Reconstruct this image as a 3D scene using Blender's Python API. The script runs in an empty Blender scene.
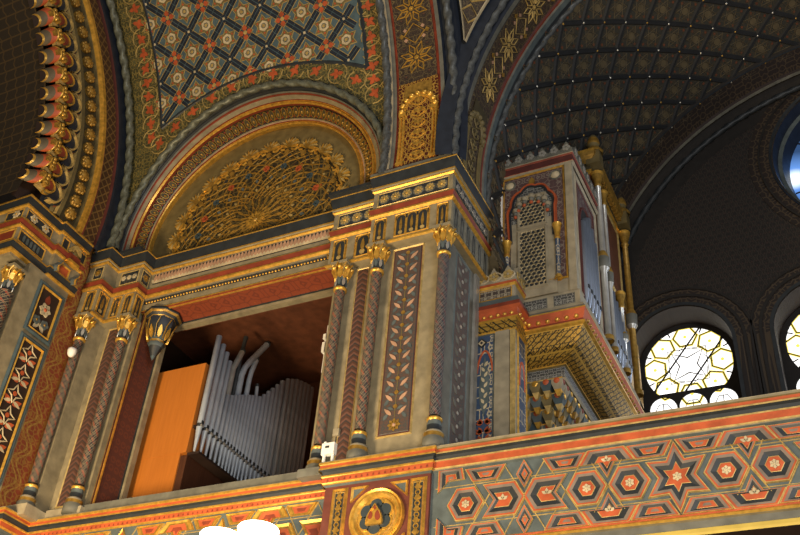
import bpy, math, random
from math import sin, cos, pi, radians as rad, sqrt, atan2, hypot
from mathutils import Vector, Matrix
from mathutils.geometry import tessellate_polygon
random.seed(4)
SC = bpy.context.scene
COL = SC.collection

# ------------------------------------------------------------------ node expressions
class X:
    """wraps a float socket so patterns can be written as arithmetic"""
    nt = None
    def __init__(s, k): s.k = k
    @staticmethod
    def op(o, *a):
        n = X.nt.nodes.new('ShaderNodeMath'); n.operation = o
        for i, v in enumerate(a):
            if isinstance(v, X): X.nt.links.new(v.k, n.inputs[i])
            else: n.inputs[i].default_value = v
        return X(n.outputs[0])
    def __add__(s, o): return X.op('ADD', s, o)
    __radd__ = __add__
    def __sub__(s, o): return X.op('SUBTRACT', s, o)
    def __rsub__(s, o): return X.op('SUBTRACT', o, s)
    def __mul__(s, o): return X.op('MULTIPLY', s, o)
    __rmul__ = __mul__
    def __truediv__(s, o): return X.op('DIVIDE', s, o)
    def abs(s): return X.op('ABSOLUTE', s)
    def sin(s): return X.op('SINE', s)
    def frac(s): return X.op('FRACT', s)
    def floor(s): return X.op('FLOOR', s)
    def pp(s, w): return X.op('PINGPONG', s, w)
    def lt(s, v): return X.op('LESS_THAN', s, v)
    def gt(s, v): return X.op('GREATER_THAN', s, v)
    def max(s, v): return X.op('MAXIMUM', s, v)
    def min(s, v): return X.op('MINIMUM', s, v)
    def sqrt(s): return X.op('SQRT', s)

def hypotx(a, b): return (a*a + b*b).sqrt()

MATS = {}
def newmat(name, rough=.55, metal=0., emit=None, estr=1.):
    m = bpy.data.materials.new(name); m.use_nodes = True
    b = m.node_tree.nodes['Principled BSDF']
    b.inputs['Roughness'].default_value = rough; b.inputs['Metallic'].default_value = metal
    if emit:
        b.inputs['Emission Color'].default_value = (*emit, 1); b.inputs['Emission Strength'].default_value = estr
    MATS[name] = m
    return m, m.node_tree, b

def solid(name, c, rough=.55, metal=0., emit=None, estr=1., var=.25, scale=6.):
    """plain colour with a faint uneven, aged variation"""
    m, nt, b = newmat(name, rough, metal, emit, estr)
    if var:
        tc = nt.nodes.new('ShaderNodeTexCoord'); nz = nt.nodes.new('ShaderNodeTexNoise')
        nz.inputs['Scale'].default_value = scale; nz.inputs['Detail'].default_value = 5
        nt.links.new(tc.outputs['Object'], nz.inputs['Vector'])
        r = nt.nodes.new('ShaderNodeValToRGB')
        r.color_ramp.elements[0].position = .3; r.color_ramp.elements[1].position = .7
        r.color_ramp.elements[0].color = (*[x*(1-var) for x in c], 1)
        r.color_ramp.elements[1].color = (*[min(1, x*(1+var)) for x in c], 1)
        nt.links.new(nz.outputs['Fac'], r.inputs[0]); nt.links.new(r.outputs[0], b.inputs['Base Color'])
    else: b.inputs['Base Color'].default_value = (*c, 1)
    return m

def pattern(name, base, layers, rough=.6, metal=0.):
    """base colour, then layers of (mask expression(u, v, vor), colour) over the UV map (metres)"""
    m, nt, b = newmat(name, rough, metal); X.nt = nt
    uvn = nt.nodes.new('ShaderNodeUVMap'); sep = nt.nodes.new('ShaderNodeSeparateXYZ')
    nt.links.new(uvn.outputs[0], sep.inputs[0])
    u, v = X(sep.outputs[0]), X(sep.outputs[1])
    def vor(a, c, scale, feat='DISTANCE_TO_EDGE', rnd=1.):
        cb = nt.nodes.new('ShaderNodeCombineXYZ')
        nt.links.new(a.k, cb.inputs[0]); nt.links.new(c.k, cb.inputs[1])
        n = nt.nodes.new('ShaderNodeTexVoronoi'); n.feature = feat
        n.inputs['Scale'].default_value = scale; n.inputs['Randomness'].default_value = rnd
        nt.links.new(cb.outputs[0], n.inputs['Vector'])
        return X(n.outputs['Distance'])
    cur = None
    for f, c in layers:
        mk = f(u, v, vor)
        mx = nt.nodes.new('ShaderNodeMix'); mx.data_type = 'RGBA'
        nt.links.new(mk.k, mx.inputs[0])
        if cur is None: mx.inputs[6].default_value = (*base, 1)
        else: nt.links.new(cur, mx.inputs[6])
        mx.inputs[7].default_value = (*c, 1); cur = mx.outputs[2]
    nt.links.new(cur, b.inputs['Base Color'])
    return m

CREAM = (.235, .20, .125); GREY = (.125, .125, .105); BLK = (.022, .027, .032); GOLD = (.66, .38, .065)
ORG = (.42, .085, .026); RED = (.20, .035, .015); BLU = (.045, .072, .085); PINK = (.42, .25, .16)
solid('cream', CREAM, .6); solid('grey', GREY, .6); solid('black', BLK, .5); solid('gold', GOLD, .34, .55, var=.3, scale=14)
solid('oldgold', (.36, .21, .04), .42, .45, var=.35, scale=14); solid('palegold', (.50, .36, .13), .45, .3, var=.3, scale=14)
solid('orange', ORG, .55); solid('red', RED, .55); solid('blue', BLU, .55); solid('slate', (.082, .105, .11), .55)
solid('pink', PINK, .6); solid('maroon', (.085, .020, .016), .6); solid('olive', (.15, .115, .045), .6)
solid('darkolive', (.055, .043, .018), .65); solid('pale', (.50, .42, .27), .6); solid('brown', (.12, .040, .018), .6)
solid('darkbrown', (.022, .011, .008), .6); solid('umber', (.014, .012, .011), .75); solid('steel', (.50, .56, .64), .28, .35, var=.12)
solid('darksteel', (.06, .065, .07), .5, .5); solid('bluesteel', (.36, .41, .50), .32, .6, var=.1)
solid('white', (.80, .79, .76), .45, var=.04); solid('silver', (.55, .54, .50), .35, .6, var=.15)
solid('ropegreen', (.125, .135, .105), .45, .25, var=.35, scale=18); solid('ropegrey', (.10, .11, .115), .42, .3, var=.35, scale=18)
solid('nightblue', (.016, .022, .036), .5); solid('lead', (.01, .01, .012), .6, var=0)
solid('glowwhite', (.9, .9, .88), .3, emit=(1, .97, .92), estr=6., var=0)
solid('stone', (.30, .26, .18), .7); solid('yellow', (.62, .46, .10), .5, var=.12)
solid('bowl', (.95, .93, .86), .3, emit=(1, .90, .72), estr=7., var=0)

solid('redbrown', (.12, .030, .020), .55)
solid('slateblue', (.03, .045, .055), .5)
solid('palestone', (.50, .41, .24), .55)
solid('soffit_dull', (.1, .03, .02), .6); solid('vaultstar', (.095, .075, .040), .7); solid('vaultline', (.085, .068, .040), .8); solid('vaultbar', (.010, .012, .015), .7); solid('vaultblue', (.068, .110, .130), .55); solid('hood', (.12, .095, .055), .6); solid('cornerpost', (.22, .22, .21), .45); solid('rim', (.19, .15, .12), .55)
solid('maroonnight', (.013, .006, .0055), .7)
solid('glass', (.9, .9, .88), .3, emit=(1, .985, .95), estr=1.5, var=0); solid('yellowglass', (.7, .5, .1), .3, emit=(1, .80, .12), estr=.9, var=0)
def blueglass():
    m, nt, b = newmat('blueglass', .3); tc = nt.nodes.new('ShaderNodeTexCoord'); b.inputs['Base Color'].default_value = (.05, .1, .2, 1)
    sub = nt.nodes.new('ShaderNodeVectorMath'); sub.operation = 'DISTANCE'; sub.inputs[1].default_value = (-1.72, .32, .05)  # bright spot and fading glow near the left edge are painted into the emission
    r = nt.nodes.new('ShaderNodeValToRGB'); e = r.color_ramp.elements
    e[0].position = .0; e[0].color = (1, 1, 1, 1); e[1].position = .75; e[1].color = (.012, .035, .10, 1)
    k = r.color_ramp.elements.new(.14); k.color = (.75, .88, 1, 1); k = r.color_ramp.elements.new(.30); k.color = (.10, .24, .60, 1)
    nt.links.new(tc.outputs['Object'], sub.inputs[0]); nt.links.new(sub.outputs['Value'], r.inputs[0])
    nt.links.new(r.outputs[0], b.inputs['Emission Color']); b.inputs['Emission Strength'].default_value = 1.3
vine = lambda s, w, p: (lambda u, v, vor: vor(u.pp(p), v.pp(p*1.3), s).lt(w))
blob = lambda s, w, p: (lambda u, v, vor: vor(u.pp(p), v.pp(p*1.3), s, 'F1').lt(w))
pattern('arabesque_gold', (.045, .035, .012), [(vine(15, .10, .2), (.36, .235, .055)), (blob(15, .13, .2), (.30, .19, .04))], .5, .2)
pattern('tympground', (.030, .026, .015), [(lambda u, v, vor: vor(hypotx(u + 8.98, v - 12.90), X.op('ARCTAN2', v - 12.90, u + 8.98)*1.1, 9.).lt(.08), (.14, .10, .03)), (lambda u, v, vor: vor(u, v, 11, 'F1').lt(.16), (.10, .03, .015))], .5, .2)
pattern('niche_gold', (.085, .016, .010), [(vine(15, .085, .185), (.46, .27, .05)), (blob(15, .13, .185), (.40, .22, .04))], .45, .3)
pattern('arabesque_red', (.12, .022, .014), [(vine(11, .07, .13), (.26, .055, .018)), (blob(9, .16, .13), (.30, .06, .02))])
pattern('jamb_red', (.085, .026, .020), [(lambda u, v, vor: ((hypotx(u.pp(.13) - .065, v.pp(.16) - .07) - .045).abs().lt(.012)).max(hypotx(u.pp(.13) - .06, v.pp(.16) - .09).lt(.018)), (.125, .034, .020))])
pattern('soffit_red_lit', (.24, .052, .022), [(lambda u, v, vor: vor(u.pp(.3), v.pp(.22), 6, 'F1').lt(.17), (.36, .085, .03)), (vine(6, .05, .3), (.16, .035, .018))])  # red brightened to carry the light falling on the soffit from below
pattern('strip_orange', (.36, .075, .030), [(lambda u, v, vor: ((u + (v*11).sin()*.09).abs() - .045).abs().lt(.018), (.55, .30, .06)), (vine(12, .10, .15), (.44, .20, .045)), (blob(11, .15, .15), (.54, .30, .06))])
def shaftpat(name, g, r, w):
    pattern(name, g, [
        (lambda u, v, vor: (u + v*.8).pp(.075).lt(.022)*(v*7.).frac().gt(.25), r),
        (lambda u, v, vor: vor(u, v, 17, 'F1').lt(.24), (g[0]*.6, g[1]*1.1, g[2]*1.5)),
        (lambda u, v, vor: (((u - v*.8).pp(.05) - .02).abs().lt(.007)).max(((u + v*1.3).pp(.06) - .02).abs().lt(.006)*(v*9.).frac().gt(.35)), w)])
shaftpat('shaft', (.026, .022, .025), (.26, .05, .026), (.22, .18, .115))
shaftpat('shaft_grey', (.028, .025, .028), (.13, .035, .030), (.16, .145, .13))
pattern('panel_dark', (.085, .052, .042), [(vine(13, .06, .12), (.05, .055, .055)), (blob(14, .13, .12), (.045, .06, .065))])
pattern('panel_brown', (.075, .032, .022), [(lambda u, v, vor: ((v*1.0 + u.abs()*.8).pp(.05)).lt(.020), (.13, .06, .045)), (lambda u, v, vor: ((v + .03 + u.abs()*.8).pp(.05)).lt(.012), (.035, .03, .03))])
pattern('panel_bluered', (.035, .065, .13), [(vine(9, .055, .13), (.42, .36, .25)), (blob(8, .20, .13), (.38, .075, .04))])
pattern('panel_mauve', (.085, .045, .045), [(vine(13, .06, .16), (.20, .16, .13)), (blob(12, .14, .16), (.06, .065, .06))])
pattern('leaf_strip', (.06, .045, .04), [(vine(24, .08, .05), (.34, .30, .22)), (blob(24, .16, .05), (.30, .10, .06))])
pattern('grey_relief', (.05, .05, .05), [(vine(20, .09, .08), (.24, .24, .22)), (blob(18, .13, .08), (.17, .17, .16))])
pattern('tracery', (.028, .018, .014), [(vine(9, .035, .22), (.16, .12, .05)), (vine(22, .045, .22), (.085, .06, .035)), (blob(9, .08, .22), (.14, .05, .03))])
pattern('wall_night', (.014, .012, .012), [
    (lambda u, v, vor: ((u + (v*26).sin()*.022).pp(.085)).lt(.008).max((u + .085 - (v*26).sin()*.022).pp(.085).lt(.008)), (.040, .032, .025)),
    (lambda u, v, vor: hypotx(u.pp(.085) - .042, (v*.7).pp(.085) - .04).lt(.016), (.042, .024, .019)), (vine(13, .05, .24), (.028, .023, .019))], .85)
pattern('vault_net', (.030, .031, .026), [(lambda u, v, vor: vor(u.pp(.3), v.pp(.3), 9).lt(.05), (.055, .042, .024)), (lambda u, v, vor: vor(u.pp(.3), v.pp(.3), 8, 'F1').lt(.13), (.045, .022, .014))], .9)
pattern('soffit_net', (.020, .014, .008), [(lambda u, v, vor: (u.pp(.10)).lt(.014).max((v + (u*30).sin()*.02).pp(.12).lt(.014)), (.055, .034, .012)), (blob(12, .08, .2), (.05, .035, .012))], .7)
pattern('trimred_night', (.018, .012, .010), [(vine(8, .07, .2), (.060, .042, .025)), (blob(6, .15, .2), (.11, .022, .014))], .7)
pattern('border', (.050, .045, .020), [(vine(13, .085, .19), (.24, .18, .05)), (vine(26, .06, .19), (.11, .11, .05)), (blob(13, .10, .19), (.24, .16, .04))], .5, .15)
pattern('brown_weave', (.075, .034, .012), [(lambda u, v, vor: ((u + v).pp(.09)).lt(.018).max(((u - v).pp(.09)).lt(.018)), (.21, .115, .032)), (blob(13, .12, .2), (.18, .085, .024))])
pattern('cove_gold', (.46, .28, .05), [(vine(14, .055, .10), (.05, .035, .012)), (lambda u, v, vor: ((u + v).pp(.11) - .05).abs().lt(.013), (.03, .028, .02)), (lambda u, v, vor: (v.pp(.155)).lt(.012), (.55, .34, .06))], .4, .35)
def wood(name, c1, c2, rough=.38):
    m, nt, b = newmat(name, rough)
    tc = nt.nodes.new('ShaderNodeTexCoord'); mp = nt.nodes.new('ShaderNodeMapping'); nz = nt.nodes.new('ShaderNodeTexNoise')
    mp.inputs['Scale'].default_value = (14, 14, 1.0); nz.inputs['Scale'].default_value = 2.4; nz.inputs['Detail'].default_value = 7
    r = nt.nodes.new('ShaderNodeValToRGB')
    r.color_ramp.elements[0].position = .35; r.color_ramp.elements[1].position = .68
    r.color_ramp.elements[0].color = (*c1, 1); r.color_ramp.elements[1].color = (*c2, 1)
    nt.links.new(tc.outputs['Object'], mp.inputs[0]); nt.links.new(mp.outputs[0], nz.inputs['Vector'])
    nt.links.new(nz.outputs['Fac'], r.inputs[0]); nt.links.new(r.outputs[0], b.inputs['Base Color'])
wood('wood', (.44, .145, .022), (.49, .165, .026)); wood('shadedwood', (.055, .019, .009), (.075, .027, .012), .5)  # second one is the case wood with shade put into its colour

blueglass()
# ------------------------------------------------------------------ mesh builder
class MB:
    def __init__(s): s.V = []; s.F = []; s.M = []; s.U = []; s.S = []; s.mats = []
    def mi(s, m):
        if m not in s.mats: s.mats.append(m)
        return s.mats.index(m)
    def face(s, pts, mat, uv=None, smooth=False):
        i = len(s.V); s.V += [tuple(p) for p in pts]
        s.F.append(list(range(i, i+len(pts)))); s.M.append(s.mi(mat)); s.S.append(smooth)
        s.U.append(uv or [(0, 0)]*len(pts))
    def grid(s, P, mat, UV=None, smooth=True, keep=None, wrap=False):
        """P[i][j] points; mat a name or function(i, j)"""
        n, m = len(P), len(P[0]); b = len(s.V)
        for r in P: s.V += [tuple(p) for p in r]
        for i in range(n-1):
            for j in range(m if wrap else m-1):
                if keep and not keep(i, j): continue
                k = (j+1) % m
                s.F.append([b+i*m+j, b+(i+1)*m+j, b+(i+1)*m+k, b+i*m+k])
                s.M.append(s.mi(mat if isinstance(mat, str) else mat(i, j))); s.S.append(smooth)
                s.U.append([UV(i, j), UV(i+1, j), UV(i+1, j+1), UV(i, j+1)] if UV else [(0, 0)]*4)
    def box(s, a, b, mat, mp=None):
        x0, y0, z0 = a; x1, y1, z1 = b
        c = [(x0, y0, z0), (x1, y0, z0), (x1, y1, z0), (x0, y1, z0), (x0, y0, z1), (x1, y0, z1), (x1, y1, z1), (x0, y1, z1)]
        if mp: c = [mp(*p) for p in c]
        for q, ax in (((0, 3, 2, 1), 2), ((4, 5, 6, 7), 2), ((0, 1, 5, 4), 1), ((2, 3, 7, 6), 1), ((1, 2, 6, 5), 0), ((3, 0, 4, 7), 0)):
            pts = [c[i] for i in q]
            if ax == 2: uv = [(p[0], p[1]) for p in pts]
            elif ax == 1: uv = [(p[0] - (x0+x1)/2, p[2]) for p in pts]
            else: uv = [(p[1] - (y0+y1)/2, p[2]) for p in pts]
            s.face(pts, mat, uv)
    def plate(s, mp, poly, h, mat, h0=0., uv=True):
        """polygon (u, v) raised to h over the surface map"""
        s.face([mp(u, v, h) for u, v in poly], mat, [(u, v) for u, v in poly])
        n = len(poly)
        if abs(h-h0) > 1e-6:
            for i in range(n):
                a, b = poly[i], poly[(i+1) % n]
                s.face([mp(*a, h0), mp(*b, h0), mp(*b, h), mp(*a, h)], mat)
    def rings(s, mp, poly, lev):
        """nested scaled copies of poly: lev = [(scale, h, mat of the band inward)]; the last closes it"""
        cx = sum(p[0] for p in poly)/len(poly); cy = sum(p[1] for p in poly)/len(poly)
        sc = lambda k: [(cx+(u-cx)*k, cy+(v-cy)*k) for u, v in poly]
        n = len(poly)
        for (k0, h0, m), nx in zip(lev, lev[1:] + [None]):
            A = sc(k0)
            if nx is None: s.face([mp(*p, h0) for p in A], m, A); break
            B = sc(nx[0])
            for i in range(n):
                j = (i+1) % n
                s.face([mp(*A[i], h0), mp(*A[j], h0), mp(*B[j], nx[1]), mp(*B[i], nx[1])], m)
    def patch(s, mp, u0, v0, u1, v1, h, mat, nu=2, nv=16):
        P = [[mp(u0+(u1-u0)*i/nu, v0+(v1-v0)*j/nv, h) for j in range(nv+1)] for i in range(nu+1)]
        s.grid(P, mat, UV=lambda i, j: (u0+(u1-u0)*i/nu-(u0+u1)/2, v0+(v1-v0)*j/nv))
    def line(s, mp, pts, w, h, mat, closed=False, smooth=True):
        """raised rib of triangular section along pts (u, v)"""
        n = len(pts); L = []
        for i in range(n):
            a = pts[i-1] if (closed or i) else pts[i]; b = pts[(i+1) % n] if (closed or i < n-1) else pts[i]
            dx, dy = b[0]-a[0], b[1]-a[1]; l = hypot(dx, dy) or 1
            nx, ny = -dy/l*w/2, dx/l*w/2; u, v = pts[i]
            L.append([mp(u-nx, v-ny, 0), mp(u-nx*.5, v-ny*.5, h), mp(u+nx*.5, v+ny*.5, h), mp(u+nx, v+ny, 0)])
        if closed: L.append(L[0])
        s.grid(L, mat, smooth=False)
    def frame(s, mp, u0, v0, u1, v1, w, h, mat, inner=None, ih=0.):
        ih = ih if ih > .003 else .003
        o = [(u0, v0), (u1, v0), (u1, v1), (u0, v1)]; q = [(u0+w, v0+w), (u1-w, v0+w), (u1-w, v1-w), (u0+w, v1-w)]
        md = [((a[0]+b[0])/2, (a[1]+b[1])/2) for a, b in zip(o, q)]
        for i in range(4):
            j = (i+1) % 4
            s.face([mp(*o[i], 0), mp(*o[j], 0), mp(*md[j], h), mp(*md[i], h)], mat)
            s.face([mp(*md[i], h), mp(*md[j], h), mp(*q[j], ih), mp(*q[i], ih)], mat)
        if inner:
            cx = (u0+u1)/2
            s.face([mp(*p, ih) for p in q], inner, [(p[0]-cx, p[1]) for p in q])
    def lathe(s, prof, mats, n=20, c=(0, 0, 0), mp=None, squash=1., uvr=None, smooth=True, ph=0.):
        P = []
        for r, z in prof:
            row = [(c[0]+r*cos(2*pi*k/n+ph), c[1]+r*squash*sin(2*pi*k/n+ph), c[2]+z) for k in range(n+1)]
            P.append([mp(*p) for p in row] if mp else row)
        ur = uvr or max(r for r, z in prof)
        s.grid(P, mats if isinstance(mats, str) else (lambda i, j: mats[i]), UV=lambda i, j: (2*pi*j/n*ur, prof[i][1]), smooth=smooth)
    def sphere(s, mp, u, v, h, r, mat, n=8, m=5, k=1.):
        """half ball standing on the surface map"""
        P = []
        for i in range(m+1):
            a = pi/2*i/m
            P.append([mp(u+r*cos(a)*cos(2*pi*j/n), v+r*cos(a)*sin(2*pi*j/n), h+r*k*sin(a)) for j in range(n+1)])
        s.grid(P, mat)
    def tube(s, pts, r, mat, n=8, cap=True):
        pts = [Vector(p) for p in pts]; P = []
        for i, p in enumerate(pts):
            t = (pts[min(i+1, len(pts)-1)] - pts[max(i-1, 0)]).normalized()
            a = t.cross(Vector((.3, .2, 1)) if abs(t.z) < .9 else Vector((1, .1, 0))).normalized(); b = t.cross(a)
            rr = r if not isinstance(r, (list, tuple)) else r[i]
            P.append([p + (a*cos(2*pi*k/n) + b*sin(2*pi*k/n))*rr for k in range(n+1)])
        s.grid(P, mat)
        if cap:
            for q in (P[0], P[-1]): s.face(q[:-1], mat)
    def rope(s, pts, nrm, r, mat, lobes=3, pitch=.3, n=12):
        """twisted rope along pts; nrm[i] is one cross direction"""
        P = []; L = 0
        for i in range(len(pts)):
            p = Vector(pts[i]); t = (Vector(pts[min(i+1, len(pts)-1)]) - Vector(pts[max(i-1, 0)])).normalized()
            if i: L += (p - Vector(pts[i-1])).length
            a = Vector(nrm[i]).normalized(); b = t.cross(a).normalized(); row = []
            for k in range(n+1):
                f = 2*pi*k/n; rr = r*(1+.20*cos(lobes*f - 2*pi*L/pitch))
                row.append(p + (a*cos(f)+b*sin(f))*rr)
            P.append(row)
        s.grid(P, mat)
    def sweep(s, path, prof, mats, i0=0, i1=None, caps=True, L0=0.):
        i1 = len(path)-1 if i1 is None else i1
        def nrm(i):
            dx, dy = path[i+1][0]-path[i][0], path[i+1][1]-path[i][1]; l = hypot(dx, dy)
            return (dy/l, -dx/l)
        P = []; Ls = []; L = L0
        for i in range(i0, i1+1):
            a = nrm(i-1) if i > 0 else nrm(i); b = nrm(i) if i < len(path)-1 else nrm(i-1)
            k = 1 + a[0]*b[0]+a[1]*b[1]; m = ((a[0]+b[0])/k, (a[1]+b[1])/k)
            if i > i0: L += hypot(path[i][0]-path[i-1][0], path[i][1]-path[i-1][1])
            Ls.append(L)
            P.append([(path[i][0]+m[0]*d, path[i][1]+m[1]*d, z) for d, z in prof])
        vv = [0]
        for a, b in zip(prof, prof[1:]): vv.append(vv[-1]+hypot(b[0]-a[0], b[1]-a[1]))
        s.grid(P, lambda i, j: mats[j], UV=lambda i, j: (Ls[i], vv[j]), smooth=False)
        if caps:
            s.face(P[0], mats[0]); s.face(P[-1], mats[0])
    def build(s, name, parent=None, loc=None, local=False):
        o0 = Vector((0, 0, 0)); p = parent
        while p is not None: o0 += p.location; p = p.parent
        if loc is None: loc = o0 if parent is None else Vector((0, 0, 0)); off = o0 if parent else Vector((0, 0, 0))
        else:
            off = Vector((0, 0, 0)) if local else Vector(loc); loc = Vector(loc) - o0
        me = bpy.data.meshes.new(name)
        me.from_pydata([(v[0]-off.x, v[1]-off.y, v[2]-off.z) for v in s.V], [], s.F)
        for m in s.mats: me.materials.append(MATS[m])
        me.polygons.foreach_set('material_index', s.M); me.polygons.foreach_set('use_smooth', s.S)
        uv = me.uv_layers.new(name='UVMap'); flat = []
        for q in s.U:
            for a in q: flat += [a[0], a[1]]
        uv.data.foreach_set('uv', flat); me.update()
        o = bpy.data.objects.new(name, me); COL.objects.link(o); o.parent = parent; o.location = loc
        return o

def thing(name, label, cat, loc=(0, 0, 0), group=None, kind=None):
    o = bpy.data.objects.new(name, None); COL.objects.link(o); o.location = loc; o.empty_display_size = .2
    return tag(o, label, cat, group, kind)
def tag(o, label, cat, group=None, kind=None):
    o['label'] = label; o['category'] = cat
    if group: o['group'] = group
    if kind: o['kind'] = kind
    return o
def inst(o, parent, loc, rot=None, scale=None, name=None):
    c = o.copy(); COL.objects.link(c); c.parent = parent; c.location = loc
    if rot: c.rotation_euler = rot
    if scale: c.scale = scale
    return c
def copy_tree(o, parent=None):
    c = o.copy(); COL.objects.link(c); c.parent = parent
    for ch in list(o.children): copy_tree(ch, c)
    return c

# surface maps (u, v, h) -> point
def front(Y): return lambda u, v, h=0.: (u, Y-h, v)
def right(Xp): return lambda u, v, h=0.: (Xp+h, u, v)
def star(n, r0, r1, a0=pi/2, c=(0, 0)):
    return [(c[0]+(r0 if k % 2 == 0 else r1)*cos(a0+pi*k/n), c[1]+(r0 if k % 2 == 0 else r1)*sin(a0+pi*k/n)) for k in range(2*n)]
def ngon(n, r, a0=0, c=(0, 0)): return [(c[0]+r*cos(a0+2*pi*k/n), c[1]+r*sin(a0+2*pi*k/n)) for k in range(n)]
def petal(cx, cy, a, r0, r1, w, n=5):
    L = []
    for k in range(n+1):
        t = k/n; L.append((r0+(r1-r0)*t, w*sin(pi*t**.8)))
    L += [(x, -y) for x, y in L[-2:0:-1]]
    return [(cx+x*cos(a)-y*sin(a), cy+x*sin(a)+y*cos(a)) for x, y in L]
def flower(mb, mp, cx, cy, r, n=8, m1='palegold', m2='oldgold', h=.02, a0=0.):
    for k in range(n):
        mb.plate(mp, petal(cx, cy, a0+2*pi*k/n, r*.22, r, r*2.2/n), h, m1, h0=0)
    mb.sphere(mp, cx, cy, h*.6, r*.3, m2, 8, 3, .7)
def leaf(mb, mp, cx, cy, a, l, w, mat, h=.006): mb.plate(mp, petal(cx, cy, a, 0, l, w), h, mat)
def niche(mb, mp, u0, v0, u1, v1, fr='gold', bg='black', arches=1, fw=.022):
    """framed blind arcade with small lobed arches and finials"""
    mb.frame(mp, u0, v0, u1, v1, fw, .02, fr, bg, -.0)
    a0, a1 = u0+fw, u1-fw; w = (a1-a0)/arches; top = v1-fw
    for k in range(arches):
        c = a0+w*(k+.5); rr = w*.40; zc = top-rr-.02
        pts = [(c+rr*cos(t*pi/8), zc+rr*1.15*sin(t*pi/8)) for t in range(9)]
        for i in range(8):
            a, b = pts[i], pts[i+1]
            mb.plate(mp, [a, (a[0], top), (b[0], top), b], .012, fr)
        mb.plate(mp, [(c-w*.5, v0+fw), (c-rr, v0+fw), (c-rr, zc), (c-w*.5, zc)], .012, fr)
        mb.plate(mp, [(c+rr, v0+fw), (c+w*.5, v0+fw), (c+w*.5, zc), (c+rr, zc)], .012, fr)
        mb.plate(mp, ngon(8, rr*.5, c=(c, v0+fw+rr*.7)), .01, 'palegold' if fr == 'gold' else 'grey')
        mb.plate(mp, petal(c, v0+fw+rr*.9, pi/2, 0, (zc-v0)*.85, rr*.35), .012, 'oldgold' if fr == 'gold' else 'grey')

# ------------------------------------------------------------------ camera
h_, t_, r_ = 0.50337645, 0.65414839, 0.08976599
f_ = Vector((-sin(h_)*cos(t_), cos(h_)*cos(t_), sin(t_))); R0 = Vector((cos(h_), sin(h_), 0)); U0 = R0.cross(f_)
R1 = R0*cos(r_) + U0*sin(r_); U1 = -R0*sin(r_) + U0*cos(r_)
cam = bpy.data.cameras.new('camera'); cam.sensor_width = 36; cam.lens = 972.385/800*36; cam.clip_end = 200
co = bpy.data.objects.new('camera', cam); COL.objects.link(co)
co.matrix_world = Matrix(((R1.x, U1.x, -f_.x, 0), (R1.y, U1.y, -f_.y, 0), (R1.z, U1.z, -f_.z, 1.6), (0, 0, 0, 1)))
SC.camera = co

YC, ZC = 3.65, 12.9          # axis of the hall's big arches in the Y-Z plane
XC = 1.75                    # axis of the choir arch and vault behind it
Z1, Z0 = 12.38, 10.93        # top and bottom of the entablature

# ------------------------------------------------------------------ entablatures
EP = [(-11.95, 9.97), (-11.55, 9.97), (-11.55, 10.28), (-10.98, 10.28), (-10.98, 10.54), (-6.98, 10.54), (-6.98, 10.28), (-6.12, 10.28), (-6.12, 10.05), (-4.74, 10.05), (-4.74, 11.57)]
def cornice_profile(tail):
    pr = [(-.3, Z1, None), (.075, Z1, 'black'), (.082, 12.36, 'oldgold'), (.075, 12.345, 'gold'), (.06, 12.27, 'black'), (.03, 12.15, 'black'), (.045, 12.145, 'gold'), (.045, 12.115, 'gold'),
          (.018, 12.10, 'cream'), (.03, 12.09, 'gold'), (.03, 12.07, 'gold'), (.0, 12.05, 'gold'), (0, 11.69, 'cream'), (.045, 11.675, 'cream'), (.045, 11.66, 'oldgold'), (.015, 11.565, 'red'), (.04, 11.555, 'black'), (.04, 11.525, 'gold'), (0, 11.50, 'gold')]
    pr += tail
    return [(d, z) for d, z, m in pr], [m for d, z, m in pr][1:]
PT = [(0, 10.985, 'cream'), (.035, 10.975, 'gold'), (.035, 10.945, 'gold'), (0, Z0, 'gold'), (-.22, Z0, 'cream')]
BT = [(0, 11.455, 'cream'), (.008, 11.45, 'gold'), (-.008, 11.44, 'black'), (-.008, 11.365, 'black'), (.006, 11.355, 'gold'), (.006, 11.225, 'cream'), (.03, 11.215, 'gold'), (.03, 11.19, 'gold'), (0, 11.18, 'gold'), (-.05, 11.18, 'cream')]

FLOWER = None
def rosette_row(mb, mp, u0, u1, n, pale='palegold', bg='black', z0=11.73, z1=12.02):
    mb.frame(mp, u0, z0, u1, z1, .022, .012, 'palegold', bg, .0)
    w = (u1-u0-.05)/n
    for k in range(n):
        c = u0+.025+w*(k+.5); zc = (z0+z1)/2; r = min(w*.46, .105)
        mb.plate(mp, ngon(8, r*1.06, pi/8, (c, zc)), .006, 'grey')
        flower(mb, mp, c, zc, r*.86, 8, pale, 'gold', .02)

def pilaster(label, i0, i1, x0, x1, Yf, Ys, loc, build_extra, cap0=True):
    t = thing('pilaster', label, 'pilaster', loc)
    pr, ms = cornice_profile(PT); mb = MB(); mb.sweep(EP, pr, ms, i0, i1, caps=False)
    ent = mb.build('entablature', t)
    build_extra(t, ent)
    return t

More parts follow.
